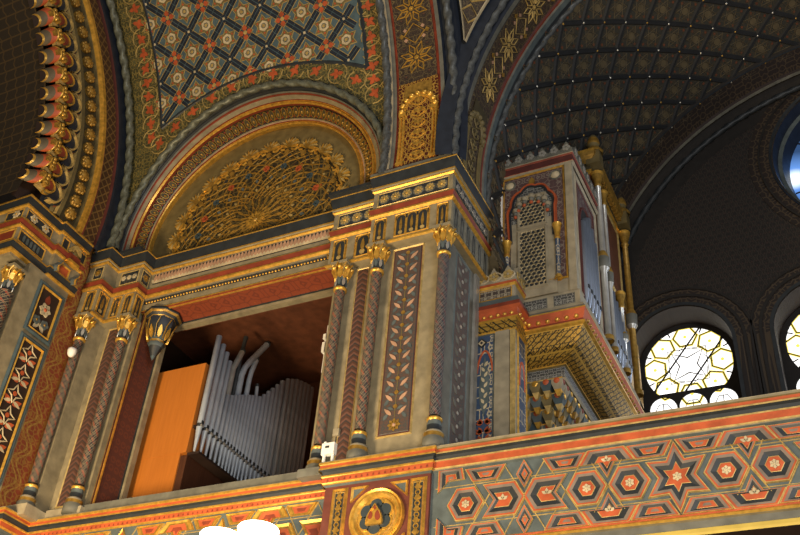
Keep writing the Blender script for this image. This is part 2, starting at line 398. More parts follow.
# main pilaster -------------------------------------------------------------
def main_extra(t, ent):
    F = front(10.05)
    mb = MB(); rosette_row(mb, F, -6.05, -4.80, 6); mb.build('rosette_frieze', ent)
    for u0, u1, n in ((-6.06, -5.84, 1), (-5.70, -5.10, 3), (-4.985, -4.79, 1)):
        mb = MB(); niche(mb, F, u0, 11.02, u1, 11.47, arches=n); mb.build('blind_arcade', ent)
    S = right(-4.74)
    mb = MB(); mb.frame(S, 10.12, 11.74, 11.5, 12.02, .022, .012, 'grey', 'black')
    for k in range(8): flower(mb, S, 10.24+k*.163, 11.88, .07, 6, 'silver', 'grey', .02)
    mb.build('side_frieze', ent)
    for k in range(6):
        mb = MB(); niche(mb, S, 10.12+k*.235, 11.02, 10.31+k*.235, 11.47, 'grey', 'black'); mb.build('side_arcade', ent)
    mb = MB(); mb.box((-6.10, 10.20, 7.18), (-4.86, 11.42, 10.96), 'cream'); mb.box((-6.1, 10.1, 10.96), (-4.8, 11.5, 12.3), 'cream')
    mb.box((-4.861, 10.2, 7.2), (-4.845, 11.42, 10.95), 'grey'); mb.build('shaft', t)
    P = front(10.20)
    mb = MB(); mb.frame(P, -5.76, 7.66, -5.22, 10.90, .034, .025, 'palegold', 'maroon', -.0)
    mb.frame(P, -5.715, 7.705, -5.265, 10.855, .012, .006, 'black', 'panel_dark', .010)
    cx = -5.49
    mb.line(P, [(cx, 7.8), (cx, 10.8)], .018, .016, 'olive')
    for k in range(13):
        z = 7.98+k*.222
        for sgn in (-1, 1):
            leaf(mb, P, cx+sgn*.05, z, pi/2 - sgn*.80, .165, .026, 'pink', .020)
            leaf(mb, P, cx+sgn*.17, z-.06, pi/2 + sgn*.6, .13, .026, 'slate', .016)
            leaf(mb, P, cx+sgn*.03, z+.09, pi/2 - sgn*1.2, .10, .02, 'slate', .018)
        mb.plate(P, ngon(8, .032, c=(cx, z+.13)), .02, 'oldgold')
    flower(mb, P, cx, 7.83, .10, 8, 'oldgold', 'pink', .018)
    mb.build('leaf_panel', t)
    Q = right(-4.845)
    mb = MB(); mb.frame(Q, 10.52, 7.6, 11.06, 10.86, .03, .02, 'slate', 'panel_dark')
    for k in range(15):
        z = 7.8+k*.205
        mb.plate(Q, ngon(8, .030, c=(10.79, z)), .012, 'silver')
        for sg in (-1, 1): leaf(mb, Q, 10.79+sg*.05, z+.06, pi/2-sg*.9, .16, .036, 'grey', .010)
    mb.build('side_panel', t)
    mb = MB(); mb.box((-4.87, 11.22, 7.2), (-4.80, 11.36, 10.95), 'cornerpost'); mb.build('corner_strip', t)
main = pilaster('broad grey and gold pilaster with pink leaf panel at the centre of the gallery', 8, 10, -6.12, -4.74, 10.05, 10.2, (-5.43, 10.3, 7.3), main_extra)

def second_extra(t, ent):
    F = front(10.28)
    mb = MB(); rosette_row(mb, F, -6.90, -6.18, 3); mb.build('rosette_frieze', ent)
    for u0, u1 in ((-6.92, -6.66), (-6.52, -6.22)):
        mb = MB(); niche(mb, F, u0, 11.02, u1, 11.47); mb.build('blind_arcade', ent)
    S = right(-6.98)
    mb = MB(); mb.box((-6.90, 10.42, 7.18), (-6.08, 11.1, 10.96), 'cream'); mb.box((-6.93, 10.3, 10.96), (-6.1, 11.1, 12.3), 'cream'); mb.build('shaft', t)
    mb = MB(); P = front(10.42); mb.frame(P, -6.50, 7.5, -6.27, 10.88, .022, .016, 'palegold', 'panel_brown'); mb.build('narrow_panel', t)
    mb = MB(); mb.box((-6.80, 10.02, 7.17), (-6.42, 10.4, 7.29), 'grey')
    mb.build('plinth_block', t)
pilaster('narrower stepped-back pilaster at the right edge of the pipe bay', 6, 8, -6.98, -6.12, 10.28, 10.42, (-6.55, 10.5, 7.3), second_extra)

def left_extra(t, ent):
    F = front(10.28)
    mb = MB(); rosette_row(mb, F, -11.45, -11.03, 3, 'pale'); mb.build('flower_frieze', ent)
    S = right(-10.98)
    mb = MB(); rosette_row(mb, S, 10.30, 10.52, 1, 'oldgold'); mb.build('flower_frieze', ent)
    for u0, u1 in ((-11.47, -11.27), (-11.2, -11.01)):
        mb = MB(); niche(mb, F, u0, 11.02, u1, 11.47); mb.build('blind_arcade', ent)
    mb = MB(); niche(mb, S, 10.31, 11.02, 10.51, 11.47); mb.build('blind_arcade', ent)
    mb = MB(); mb.box((-11.5, 10.27, 7.18), (-10.80, 10.6, 7.40), 'stone'); mb.build('plinth_block', t)
    mb = MB(); mb.box((-11.66, 10.42, 7.18), (-10.90, 11.1, 10.96), 'cream'); mb.box((-11.5, 10.3, 10.96), (-11.0, 11.1, 12.3), 'cream'); mb.build('shaft', t)
    mb = MB(); P = front(10.42); mb.frame(P, -11.50, 7.5, -11.20, 10.88, .03, .02, 'palegold', 'panel_brown'); mb.build('narrow_panel', t)
pilaster('cream pilaster with three white frieze flowers left of the orange wooden box', 2, 4, -11.5, -10.98, 10.28, 10.42, (-11.25, 10.5, 7.3), left_extra)

def stub_extra(t, ent):
    F = front(9.97); S = right(-11.55)
    mb = MB(); rosette_row(mb, F, -11.82, -11.6, 1, 'oldgold'); mb.build('flower_frieze', ent)
    for mp, u0, u1 in ((F, -11.82, -11.60), (S, 10.0, 10.25)):
        mb = MB(); niche(mb, mp, u0, 11.02, u1, 11.47); mb.build('blind_arcade', ent)
    mb = MB(); mb.box((-11.9, 9.86, 7.18), (-11.5, 10.3, 7.36), 'stone'); mb.build('plinth_block', t)
    mb = MB(); mb.box((-11.88, 10.10, 7.18), (-11.62, 10.5, 10.96), 'cream'); mb.box((-11.9, 10.0, 10.96), (-11.57, 10.5, 12.3), 'cream'); mb.build('shaft', t)
pilaster('cream pilaster half hidden beside the orange patterned wall strip', 0, 2, -11.9, -11.55, 9.97, 10.1, (-11.75, 10.3, 7.3), stub_extra)

# bay entablature ------------------------------------------------------------
t = thing('trim_1', 'long gilded entablature over the opening with the organ pipes', 'entablature', (-9, 10.6, 11.2), kind='structure')
pr, ms = cornice_profile(BT); mb = MB(); mb.sweep(EP, pr, ms, 4, 6, caps=False); mb.build('cornice', t)
F = front(10.54)
mb = MB(); mb.frame(F, -10.9, 11.80, -7.06, 12.02, .012, .006, 'black', 'darkbrown', 0)
for k in range(52):
    c = -10.85+k*.0725
    for j, (a, m) in enumerate(((2.3, 'pale'), (.85, 'pale'), (pi/2, 'orange'))):
        leaf(mb, F, c, 11.825 + (.03 if j == 2 else 0), a, .13 if j < 2 else .17, .034, 'pink' if j == 2 else m, .010+.003*j+.0015*(k % 2))
    leaf(mb, F, c+.036, 11.99, -pi/2, .08, .018, 'slate', .006)
mb.build('leaf_frieze', t)
mb = MB()
for k in range(62): mb.sphere(F, -10.92+k*.0635, 11.402, -.008, .021, 'gold', 8, 3)
mb.build('bead_row', t)
mb = MB()
mb.face([(-10.95, 10.5, 11.178), (-6.9, 10.5, 11.178), (-6.9, 11.04, 11.178), (-10.95, 11.04, 11.178)], 'soffit_red_lit', [(0, -.27), (4, -.27), (4, .27), (0, .27)])
mb.box((-10.95, 10.54, 11.16), (-6.9, 10.565, 11.18), 'gold'); mb.box((-10.95, 11.02, 11.165), (-6.9, 11.05, 11.18), 'black'); mb.box((-10.95, 11.05, 11.11), (-6.9, 11.17, 11.2), 'cream')
mb.build('soffit', t)
t = thing('trim_2', 'dark red patterned jamb between left pilaster and orange wooden box', 'jamb', (-10.86, 10.8, 7.2), kind='structure')
mb = MB(); S = right(-10.86)
mb.face([S(10.5, 7.2), S(11.06, 7.2), S(11.06, 11.18), S(10.5, 11.18)], 'jamb_red', [(-.27, 7.2), (.27, 7.2), (.27, 11.18), (-.27, 11.18)]); mb.build('jamb_panel', t)
mb = MB(); mb.box((-10.9, 10.535, 7.2), (-10.845, 10.565, 11.18), 'gold'); mb.box((-10.9, 11.03, 7.2), (-10.85, 11.06, 11.18), 'black'); mb.box((-10.9, 11.06, 7.2), (-10.80, 11.17, 11.18), 'cream'); mb.build('jamb_edge', t)

# corner corbel under the lintel ----------------------------------------------
t = thing('corbel', 'blue and gold octagonal corbel in the upper left corner of the opening', 'corbel', (-10.62, 10.72, 10.25))
def oct_(r): return r
cc = (-10.62, 10.74, 0)
mb = MB(); mb.lathe([(.0, 11.175), (.34, 11.175), (.34, 11.12), (.30, 11.09), (.26, 11.05), (.24, 11.02)], ['black', 'black', 'oldgold', 'black', 'oldgold'], 8, cc); mb.build('abacus', t)
mb = MB(); mb.lathe([(.26, 11.03), (.25, 10.9), (.17, 10.72), (.14, 10.62), (.13, 10.58)], ['nightblue', 'black', 'blue', 'oldgold'], 8, cc)
mb.lathe([(.13, 10.58), (.16, 10.56), (.12, 10.50), (.05, 10.32), (.0, 10.24)], ['gold', 'slate', 'black', 'blue'], 8, cc); mb.build('bell', t)
mb = MB()
for k in range(8):
    a = 2*pi*k/8
    def cm(u, v, h=0., a=a):
        r = .15+.11*max(0, (v-10.6)/.42)+h; return (cc[0]+r*cos(a)-u*sin(a), cc[1]+r*sin(a)+u*cos(a), v)
    mb.plate(cm, petal(0, 10.62, pi/2, 0, .24, .038), .03, 'gold'); 
    mb.line(cm, [(-.06, 10.62), (-.085, 10.85), (-.05, 10.99)], .02, .02, 'oldgold')
mb.build('gilt_leaves', t)

# colonnettes ----------------------------------------------------------------
def colonnette(label, x, y, z0=7.45, z1=10.94, r=.079, shaft='shaft', base='gold', group='patterned colonnettes'):
    t = thing('colonnette', label, 'column', (x, y, z0), group)
    mb = MB(); mb.lathe([(.0, z0-.16), (.145, z0-.16), (.145, z0-.02), (.125, z0+.0), (.135, z0+.05), (.11, z0+.09), (.095, z0+.1), (.10, z0+.17), (.09, z0+.24), (.105, z0+.25), (.105, z0+.28), (.08, z0+.30)],
                        ['grey', 'grey', 'grey', 'oldgold', 'stone', 'black', 'black', 'slate', 'gold', 'gold', 'black'], 20, (x, y, 0)); mb.build('base', t)
    mb = MB(); mb.lathe([(r, z0+.32), (r, z1-.50)], shaft, 22, (x, y, 0), uvr=.0955); mb.build('shaft', t)
    mb = MB(); mb.lathe([(r, z1-.52), (.105, z1-.51), (.108, z1-.475), (.085, z1-.46)], ['gold', 'gold', 'gold'], 20, (x, y, 0)); mb.build('neck_ring', t)
    mb = MB(); mb.lathe([(.082, z1-.47), (.085, z1-.33), (.10, z1-.24), (.13, z1-.08), (.145, z1-.04)], ['black', 'slate', 'oldgold', 'oldgold'], 16, (x, y, 0))
    mb.box((x-.145, y-.145, z1-.05), (x+.145, y+.145, z1), 'cream')
    for k in range(8):
        a = 2*pi*k/8+.2
        def cm(u, v, h=0., a=a):
            q = .085 if v < z1-.25 else .085+.33*(v-z1+.25)
            rr = q+h; return (x+rr*cos(a)-u*sin(a), y+rr*sin(a)+u*cos(a), v)
        mb.plate(cm, petal(0, z1-.44, pi/2, 0, .16, .026), .012, 'silver' if k % 2 else 'slate')
        mb.plate(cm, petal(0, z1-.31, pi/2, 0, .20, .042), .026, 'gold'); mb.sphere(cm, 0, z1-.13, .025, .036, 'gold', 6, 3)
        mb.line(cm, [(-.05, z1-.26), (-.07, z1-.14), (-.035, z1-.05)], .022, .03, 'gold')
    mb.build('capital', t)
    return t
colonnette('patterned colonnette at the right corner of the broad leaf-panel pilaster', -4.83, 10.06, shaft='shaft_grey')
colonnette('patterned colonnette at the left edge of the broad leaf-panel pilaster', -5.95, 10.10)
colonnette('patterned colonnette directly beside the organ pipes, behind the white emergency light', -6.70, 10.31)
colonnette('red and blue colonnette next to the dark red jamb of the opening', -11.0, 10.30)
colonnette('red and blue colonnette carrying the small white dome camera', -11.70, 10.02)

# ------------------------------------------------------------------ left pier
t = thing('pier', 'massive gilded pier under the scalloped arch at far left', 'pier', (-12.4, 9.0, 7.2))
PPATH = [(-14.5, 8.2), (-11.86, 8.2), (-11.86, 9.0), (-11.78, 9.0), (-11.78, 9.64), (-12.1, 9.64)]
pr = [(-.3, Z1-.06), (.05, Z1-.06), (.055, 12.29), (.05, 12.27), (.03, 12.14), (.035, 12.13), (.035, 12.10), (0, 12.08), (0, 11.84), (.03, 11.83), (.03, 11.80), (.045, 11.79), (.02, 11.70), (.035, 11.69), (.035, 11.66), (0, 11.64), (0, 11.36), (.03, 11.35), (.03, 11.32), (.04, 11.31), (.015, 11.20), (.03, 11.19), (.03, 11.16), (-.10, 11.14)]
ms = ['black', 'gold', 'gold', 'black', 'gold', 'gold', 'gold', 'cream', 'gold', 'gold', 'red', 'red', 'gold', 'gold', 'gold', 'cream', 'gold', 'gold', 'gold', 'black', 'gold', 'gold', 'gold']
mb = MB(); mb.sweep(PPATH, pr, ms, caps=False); mb.box((-14.4, 8.62, 7.2), (-11.80, 9.56, 11.16), 'cream'); mb.box((-14.4, 8.25, 11.1), (-11.9, 9.6, 11.2), 'cream'); body = mb.build('pier_body', t)
S = right(-11.86); S2 = right(-11.78); F = front(8.2)
mb = MB(); mb.frame(S, 8.24, 11.86, 8.86, 12.06, .02, .014, 'gold', 'black')
for k in range(2): flower(mb, S, 8.41+k*.28, 11.96, .085, 6, 'pale', 'gold', .02)
mb.build('flower_frieze', body)
mb = MB(); mb.frame(F, -12.3, 11.86, -11.9, 12.06, .02, .014, 'gold', 'black'); flower(mb, F, -12.05, 11.96, .085, 6, 'pale', 'gold', .02); mb.build('flower_frieze', body)
mb = MB(); mb.frame(S, 8.24, 11.38, 8.86, 11.62, .03, .02, 'gold', 'black')
for k in range(5):
    mb.plate(S, [(8.34+k*.085, 11.43), (8.385+k*.085, 11.43), (8.385+k*.085, 11.54), (8.362+k*.085, 11.565), (8.34+k*.085, 11.54)], .012, 'slate')
mb.build('slotted_panel', body)
mb = MB(); mb.frame(F, -12.5, 11.38, -11.9, 11.62, .03, .02, 'gold', 'red'); mb.build('slotted_panel', body)
mb = MB(); mb.frame(S2, 9.05, 11.83, 9.22, 12.06, .025, .02, 'gold', 'black'); mb.frame(S2, 9.48, 11.83, 9.66, 12.06, .025, .02, 'gold', 'black')
for k in range(9):      # scrolled console
    a0, a1 = pi*k/9, pi*(k+1)/9
    q = lambda a, r: (9.35+r*cos(a), 11.86+r*1.25*sin(a))
    mb.plate(S2, [q(a0, .06), q(a0, .13), q(a1, .13), q(a1, .06)], .09, 'palegold')
mb.box((9.22, 0, 11.66), (9.48, .10, 11.80), 'red', lambda u, h, v: S2(u, v, h)); mb.box((9.22, 0, 11.62), (9.48, .12, 11.67), 'gold', lambda u, h, v: S2(u, v, h))
mb.frame(S2, 9.12, 11.30, 9.42, 11.56, .035, .03, 'gold', 'orange')
for u in (9.03, 9.46):
    P = []
    for k in range(9):
        a = k/8*1.5*pi; P.append((u+.07+.03*cos(a)*(1.3-k/12), 11.40+.20*(k/8-.5)*-1))
    mb.line(S2, P, .09, .09, 'slate'); mb.line(S2, P, .03, .12, 'gold')
mb.build('scroll_bracket', body)
mb = MB()
def bluepanel(u0, z0, u1, z1):
    mb.frame(S2, u0, z0, u1, z1, .07, .03, 'blue', None, .02); mb.frame(S2, u0+.065, z0+.065, u1-.065, z1-.065, .045, .035, 'gold', 'darkbrown', -.01)
bluepanel(8.90, 10.02, 9.52, 11.02)
flower(mb, S2, 9.19, 10.55, .13, 6, 'pale', 'orange', .02); flower(mb, S2, 9.09, 10.30, .09, 5, 'slate', 'oldgold', .02); flower(mb, S2, 9.28, 10.30, .09, 5, 'slate', 'oldgold', .02)
leaf(mb, S2, 9.19, 10.65, pi/2, .2, .06, 'red'); leaf(mb, S2, 9.06, 10.15, .8, .2, .04, 'pale'); leaf(mb, S2, 9.30, 10.15, 2.3, .2, .04, 'pale')
mb.build('blue_panel', body)
mb = MB(); bluepanel(8.90, 7.5, 9.52, 9.96)
for k in range(6):
    z = 9.70-k*.38; c = 9.19
    mb.line(S2, star(4, .16, .07, pi/2, (c, z)), .03, .014, 'pale', True)
    for sg in (-1, 1):
        leaf(mb, S2, c+sg*.02, z-.19, pi/2-sg*1.0, .2, .05, 'orange', .008); leaf(mb, S2, c+sg*.02, z-.13, pi/2-sg*1.9, .17, .03, 'pale', .01)
    mb.plate(S2, ngon(8, .04, c=(c, z)), .012, 'orange')
mb.build('blue_panel', body)
mb = MB(); mb.box((-12.6, 8.30, 11.18), (-11.9, 9.6, 12.25), 'cream'); mb.build('core', t)
# its corner column, mostly outside the picture
colonnette('thick gilded-capital column at the extreme left edge on the big pier', -11.90, 8.44, 7.45, 10.92, .14, group='patterned colonnettes')

# orange strip between pier and pilaster
mb = MB(); S = right(-12.05)
mb.face([S(9.5, 7.1), S(10.35, 7.1), S(10.35, 12.9), S(9.5, 12.9)], 'strip_orange', [(-.37, 7.1), (.37, 7.1), (.37, 12.9), (-.37, 12.9)])
mb.box((-12.05, 10.28, 7.1), (-11.85, 10.6, 12.3), 'cream')
tag(mb.build('wall_left'), 'narrow orange wall strip painted with golden leaf scrolls beside pier', 'wall', kind='structure')

# ------------------------------------------------------------------ big left arch
LX = -11.80
def LA(a, r, h=0.): return (LX+h, YC+r*cos(a), ZC+r*sin(a))
A0, A1 = rad(-5.5), rad(62)
def arc_band(mb, mp, prof, mats, a0=A0, a1=A1, n=70, rr=5.5):
    st = lambda r: math.asin((12.30-ZC)/r) if mp is LA else a0
    P = [[mp(st(r)+(a1-st(r))*i/n, r, h) for r, h in prof] for i in range(n+1)]
    mb.grid(P, lambda i, j: mats[j], UV=lambda i, j: (rr*(a1-a0)*i/n, prof[j][0]), smooth=False)
t = thing('trim_3', 'huge scalloped horseshoe arch with gold beads at upper left', 'arch', (LX, 8.6, 12.4), kind='structure')
mb = MB()
arc_band(mb, LA, [(4.40, -.35), (4.72, -.25), (4.72, -.02), (4.97, -.02), (5.03, .02), (5.06, .0), (5.09, .05), (5.17, .05), (5.20, .0), (5.22, -.05), (5.58, -.05), (5.60, .02), (5.63, .10), (5.70, .10), (5.74, .04), (5.76, .0), (5.79, .02), (5.80, -.02), (6.10, -.02), (6.12, .04), (6.18, .04), (6.2, -.03), (6.66, -.03), (6.75, -.05)],
         ['darkbrown', 'darkbrown', 'nightblue', 'olive', 'olive', 'palegold', 'olive', 'olive', 'black', 'darkolive', 'olive', 'gold', 'gold', 'gold', 'red', 'red', 'brown', 'brown_weave', 'maroon', 'nightblue', 'nightblue', 'nightblue', 'black'])
mb.build('archivolt', t)
b = MB(); bm_ = lambda u, v, h=0.: (h, u, v)
b.sphere(bm_, 0, 0, 0, .115, 'oldgold', 12, 5, .9)
for k in range(8): b.sphere(bm_, .085*cos(pi*k/4), .085*sin(pi*k/4), .045, .042, 'oldgold', 6, 3)
b0 = b.build('bead', t, LA(0, 5.40, -.05), True); base = Vector(t.location)
n = 0
a = A0+rad(2.2)
while a < A1:
    c = b0 if n == 0 else inst(b0, t, (0, 0, 0)); c.location = Vector(LA(a, 5.40, -.05)) - base; c.rotation_euler = (a, 0, 0); a += rad(3.25); n += 1
mb = MB(); k = 0; a = A0+rad(1.0)
while a < A1: mb.plate(LA, [(a-.02, 5.0), (a+.02, 5.0), (a+.012, 5.04), (a-.012, 5.04)], .03, 'orange'); a += rad(2.4)
mb.build('red_dots', t)
# scallops: dark lobes with gold rims, red lobe inside
s_ = MB(); fl = lambda u, v, h=0.: (h, v, u)      # u along arch (z at a=0), v radial (y)
w_ = .385
def half(r, n=12, k=1.): return [(r*cos(pi*i/n), r*k*sin(pi*i/n)) for i in range(n+1)]
s_.plate(fl, [(x, y-.08) for x, y in half(.19, 12, 1.15)] , .06, 'nightblue')
s_.line(fl, [(x, y-.08) for x, y in half(.205, 12, 1.15)], .055, .11, 'palegold')
s_.plate(fl, [(x, y+.02) for x, y in half(.20, 12, 1.1)], .045, 'black', .0)
s_.plate(fl, [(x, y-.20) for x, y in half(.15, 12, 1.1)], .10, 'olive', .05)
s_.plate(fl, [(x, y-.21) for x, y in half(.10, 10, 1.15)], .13, 'red', .08)
s_.line(fl, [(x, y-.21) for x, y in half(.135, 12, 1.15)], .04, .14, 'gold')
flower(s_, fl, 0, -.23, .07, 6, 'oldgold', 'gold', .13)
s0 = s_.build('scallop', t, LA(0, 4.85, 0), True)
hd = MB()   # muqarnas hood: curled horn with an orange lip
P = []
for i in range(9):
    ti = i/8; row = []
    for j in range(11):
        f = pi*j/10; wr = .165*(1-.30*ti**2)
        row.append((-.05-.14*ti + .17*sin(f)*(1-.35*ti), -.01-.24*ti**1.2 + .04*sin(f), wr*cos(f)-.10*ti))
    P.append(row)
hd.grid(P, lambda i, j: 'orange' if i in (1, 2, 3) else ('gold' if i in (0, 7) else 'hood'))
hd.face(P[-1], 'darkbrown'); hd.face(P[0], 'darkbrown')
hd.box((-.06, .0, -.20), (.02, .18, -.12), 'palegold'); hd.box((-.06, -.05, -.05), (.10, .17, .05), 'oldgold')
for k in range(3): hd.sphere(lambda u, v, h=0.: (h, v, u), -.08+.08*k, .10, .07, .05, 'gold', 7, 3)
h0 = hd.build('muqarnas_hood', t, LA(0, 4.50, .02), True)
n = 0; a = A0+rad(2.0)
while a < rad(60):
    c = s0 if n == 0 else inst(s0, t, (0, 0, 0)); c.location = Vector(LA(a, 4.86, 0)) - base; c.rotation_euler = (a, 0, 0)
    c = h0 if n == 0 else inst(h0, t, (0, 0, 0)); c.location = Vector(LA(a+rad(1.2), 4.50, .02)) - base; c.rotation_euler = (a, 0, 0)
    a += rad(4.8); n += 1
N = 300; mb = MB()
ang = [A0+(A1-A0)*i/N for i in range(N+1)]
mb.rope([LA(x, 6.44, .05) for x in ang], [(1, 0, 0)]*(N+1), .072, 'ropegreen', 2, .30, 12); mb.build('rope_moulding', t)
mb = MB(); P = [[(LX-.1-5.2*j/8, YC+4.32*cos(x), ZC+4.32*sin(x)) for j in range(9)] for x in [rad(-9)] + ang[::6]]
mb.grid(P, 'soffit_net', UV=lambda i, j: (4.32*(A1-A0)*6*i/N, 5.2*j/8)); mb.build('arch_soffit', t)
mb = MB()
for ri in range(4):
    for k in range(3):
        pass
# ------------------------------------------------------------------ painted barrel vault over the bay
RV = 6.56
def BV(u, a, h=0.): return (u, YC+(RV-h)*cos(a), ZC+(RV-h)*sin(a))
def BL(u, s, h=0.): return BV(u, s/RV, h)          # s in metres along the curve
EX, EZ, EA, EB = -8.90, 12.87, 2.86, 2.50           # rope over the tympanum, as an ellipse in X-Z
t = thing('ceiling', 'blue star-painted barrel vault above the golden tympanum', 'vault', (-9, 9, 15), kind='structure')
mb = MB(); nu, na = 130, 150
us = [-11.85+(5.80)*i/nu for i in range(nu+1)]; as_ = [rad(-4)+rad(74)*j/na for j in range(na+1)]
def keepv(i, j):
    x, y, z = BV((us[i]+us[i+1])/2, (as_[j]+as_[j+1])/2)
    return ((x-EX)/EA)**2 + ((z-EZ)/EB)**2 > .985 if z > EZ else abs(x-EX) > EA
def matv(i, j):
    x, a_ = (us[i]+us[i+1])/2, (as_[j]+as_[j+1])/2; z = ZC+RV*sin(a_)
    inn = -11.06 < x < -6.46 and ((x-EX)/3.9)**2 + ((z-EZ)/2.80)**2 > 1 and z > EZ+1.5
    return 'vaultblue' if inn else 'border'
mb.grid([[BV(u, a_) for a_ in as_] for u in us], matv, UV=lambda i, j: (us[i], as_[j]*RV), keep=keepv)
mb.build('vault_ground', t)
def inn(u, s, m=0.):
    a_ = s/RV; z = ZC+RV*sin(a_)
    return -11.06+m < u < -6.46-m and ((u-EX)/(3.9+m))**2+((z-EZ)/(2.80+m))**2 > 1 and a_ < rad(66)
# outline of the painted field
mb = MB(); bot = []
for i in range(41):
    u = -11.06+4.6*i/40; z = EZ+2.80*sqrt(1-((u-EX)/3.9)**2); bot.append((u, RV*math.asin((z-ZC)/RV)))
side0 = [(-11.06, bot[0][1]+(7.4-bot[0][1])*i/30) for i in range(31)]; side1 = [(-6.46, bot[-1][1]+(7.4-bot[-1][1])*i/30) for i in range(31)]
for L in (bot, side0, side1):
    mb.line(BL, L, .075, .02, 'black')
    for k in range(1, len(L)):       # dotted edge
        pass
mb.build('field_outline', t)
mb = MB(); s = .42
for m in range(-20, 20):
    for n in range(0, 24):
        u, v = -8.92+m*s, 2.05+n*s
        node = (m+n) % 2 == 0
        if not inn(u, v, .02): continue
        if node:
            for d in range(4):
                a = pi/4+d*pi/2; q = lambda l, w: (u+l*cos(a)-w*sin(a), v+l*sin(a)+w*cos(a))
                e = q(.29, 0)
                if not inn(*e): continue
                for w0, w1 in ((.008, .062), (-.062, -.008)):
                    mb.plate(BL, [q(.02, w0), q(.29, w0), q(.29, w1), q(.02, w1)], .006, 'nightblue')
                for sg in (-1, 1): mb.line(BL, [q(.04, sg*.072), q(.30, sg*.072)], .014, .007, 'palegold')
            if m % 2 == 0:
                for d in range(4): mb.plate(BL, petal(u, v, d*pi/2, .035, .155, .055), .010, 'orange')
                mb.plate(BL, ngon(8, .045, c=(u, v)), .012, 'palegold'); mb.line(BL, ngon(4, .175, 0, (u, v)), .016, .008, 'palegold', True)
            else: mb.plate(BL, ngon(6, .028, c=(u, v)), .012, 'pale')
        else:
            mb.plate(BL, star(6, .225, .13, pi/2, (u, v)), .006, 'olive'); mb.line(BL, star(6, .23, .135, pi/2, (u, v)), .022, .009, 'palegold', True)
            for k in range(6):
                a = pi/2+k*pi/3; mb.plate(BL, ngon(3, .030, a, (u+.145*cos(a), v+.145*sin(a))), .009, 'orange')
            mb.plate(BL, ngon(6, .11, pi/2, (u, v)), .010, 'pale'); mb.plate(BL, ngon(6, .06, 0, (u, v)), .012, 'slate'); mb.plate(BL, star(6, .055, .025, 0, (u, v)), .014, 'palegold')
mb.build('star_lattice', t)
# orange leaves along the border
mb = MB()
def bleaf(u, s, a):
    for k in range(3): leaf(mb, BL, u, s, a+k*2*pi/3, .12, .04, 'orange', .012)
    leaf(mb, BL, u, s, a+1.0, .17, .03, 'orange', .010)
    for sg in (-1, 1):
        C_ = [(u+.2*cos(a+sg*(.3+q*.5)), s+.2*sin(a+sg*(.3+q*.5))) for q in range(6)]; mb.line(BL, C_, .02, .012, 'palegold')
for k in range(17): bleaf(-11.32, 2.2+k*.31, .6*k); bleaf(-6.33, 1.6+k*.30, .7*k+1)
for k in range(17):
    th = rad(22+136*k/16); u = EX+3.28*cos(th); z = EZ+2.72*sin(th)
    if u > -6.5 or u < -11.3: continue
    bleaf(u, RV*math.asin((z-ZC)/RV), .5*k)
mb.build('border_leaves', t)
# ------------------------------------------------------------------ tympanum arch
t = thing('trim_4', 'round gilded arch with rope and leaf mouldings around the golden tympanum', 'arch', (-9, 10.5, 12.4), kind='structure')
CX_, CZ_ = -9.05, 12.93
def yvault(z):
    d = RV**2-(z-ZC)**2; return YC+sqrt(d)-.02
def TA(th, q, h=0.):
    """th along the arch, q 0 = inner edge at the tympanum .. 1 = rope on the vault"""
    c, s_ = cos(th), sin(th)
    xi, zi, yi = CX_+2.27*c, CZ_+2.27*s_, 10.66
    xo, zo = EX+EA*c, EZ+EB*s_; yo = yvault(zo)
    x, y, z = xi+(xo-xi)*q, yi+(yo-yi)*q, zi+(zo-zi)*q
    return (x-h*.35*c, y-h*.75, z-h*.55*s_)
pf = [(-.02, -.1), (0, .0), (.02, .06), (.06, .06), (.08, .0), (.10, .0), (.12, .015), (.14, 0), (.17, .0), (.18, -.03), (.44, -.03), (.46, .0), (.49, .05), (.54, .05), (.56, .0), (.58, .0), (.60, .015), (.70, .015), (.71, .0), (.73, .0), (.75, .02), (.79, .02), (.80, -.02), (.86, -.02), (.88, 0), (1.05, .0)]
mt = ['gold', 'gold', 'gold', 'gold', 'gold', 'red', 'pink', 'cream', 'cream', 'black', 'darkolive', 'red', 'gold', 'gold', 'gold', 'red', 'cream', 'cream', 'red', 'red', 'grey', 'grey', 'black', 'black', 'black']
mb = MB(); n = 100; T0, T1 = rad(-13), rad(193)
mb.grid([[TA(T0+(T1-T0)*i/n, q, h) for q, h in pf] for i in range(n+1)], lambda i, j: mt[j], smooth=False); mb.build('archivolt', t)
mb = MB(); TL = lambda u, v, h=0.: TA(u/2.6, v, h)
k = 0; u = 2.6*rad(-10)
while u < 2.6*rad(190):
    mb.plate(lambda a, b, h=0.: TA((u+a)/2.6, .31+b, h), [(.062*cos(x), .115*sin(x)) for x in [2*pi*i/10 for i in range(10)]], .02, 'darkolive')
    mb.line(lambda a, b, h=0.: TA((u+a)/2.6, .31+b, h), [(.058*cos(x), .12*sin(x)) for x in [2*pi*i/12 for i in range(12)]], .022, .03, 'oldgold', True)
    mb.sphere(lambda a, b, h=0.: TA((u+a)/2.6, .31+b*1.8, h), 0, -.01, .02, .026, 'oldgold', 6, 3)
    mb.plate(lambda a, b, h=0.: TA((u+a+.075)/2.6, .40+b, h), [(-.02, -.02), (.02, -.02), (0, .04)], .012, 'red'); mb.plate(lambda a, b, h=0.: TA((u+a+.075)/2.6, .22+b, h), [(-.02, .02), (.02, .02), (0, -.04)], .012, 'red')
    u += .150
mb.build('leaf_moulding', t)
mb = MB(); n = 360; pts = []; nr = []
for i in range(n+1):
    th = rad(-7)+rad(194)*i/n; pts.append(TA(th, .965, .05)); nr.append((cos(th), 0, sin(th)))
mb.rope(pts, nr, .064, 'ropegreen', 2, .30, 12); mb.build('rope_moulding', t)
mb = MB()
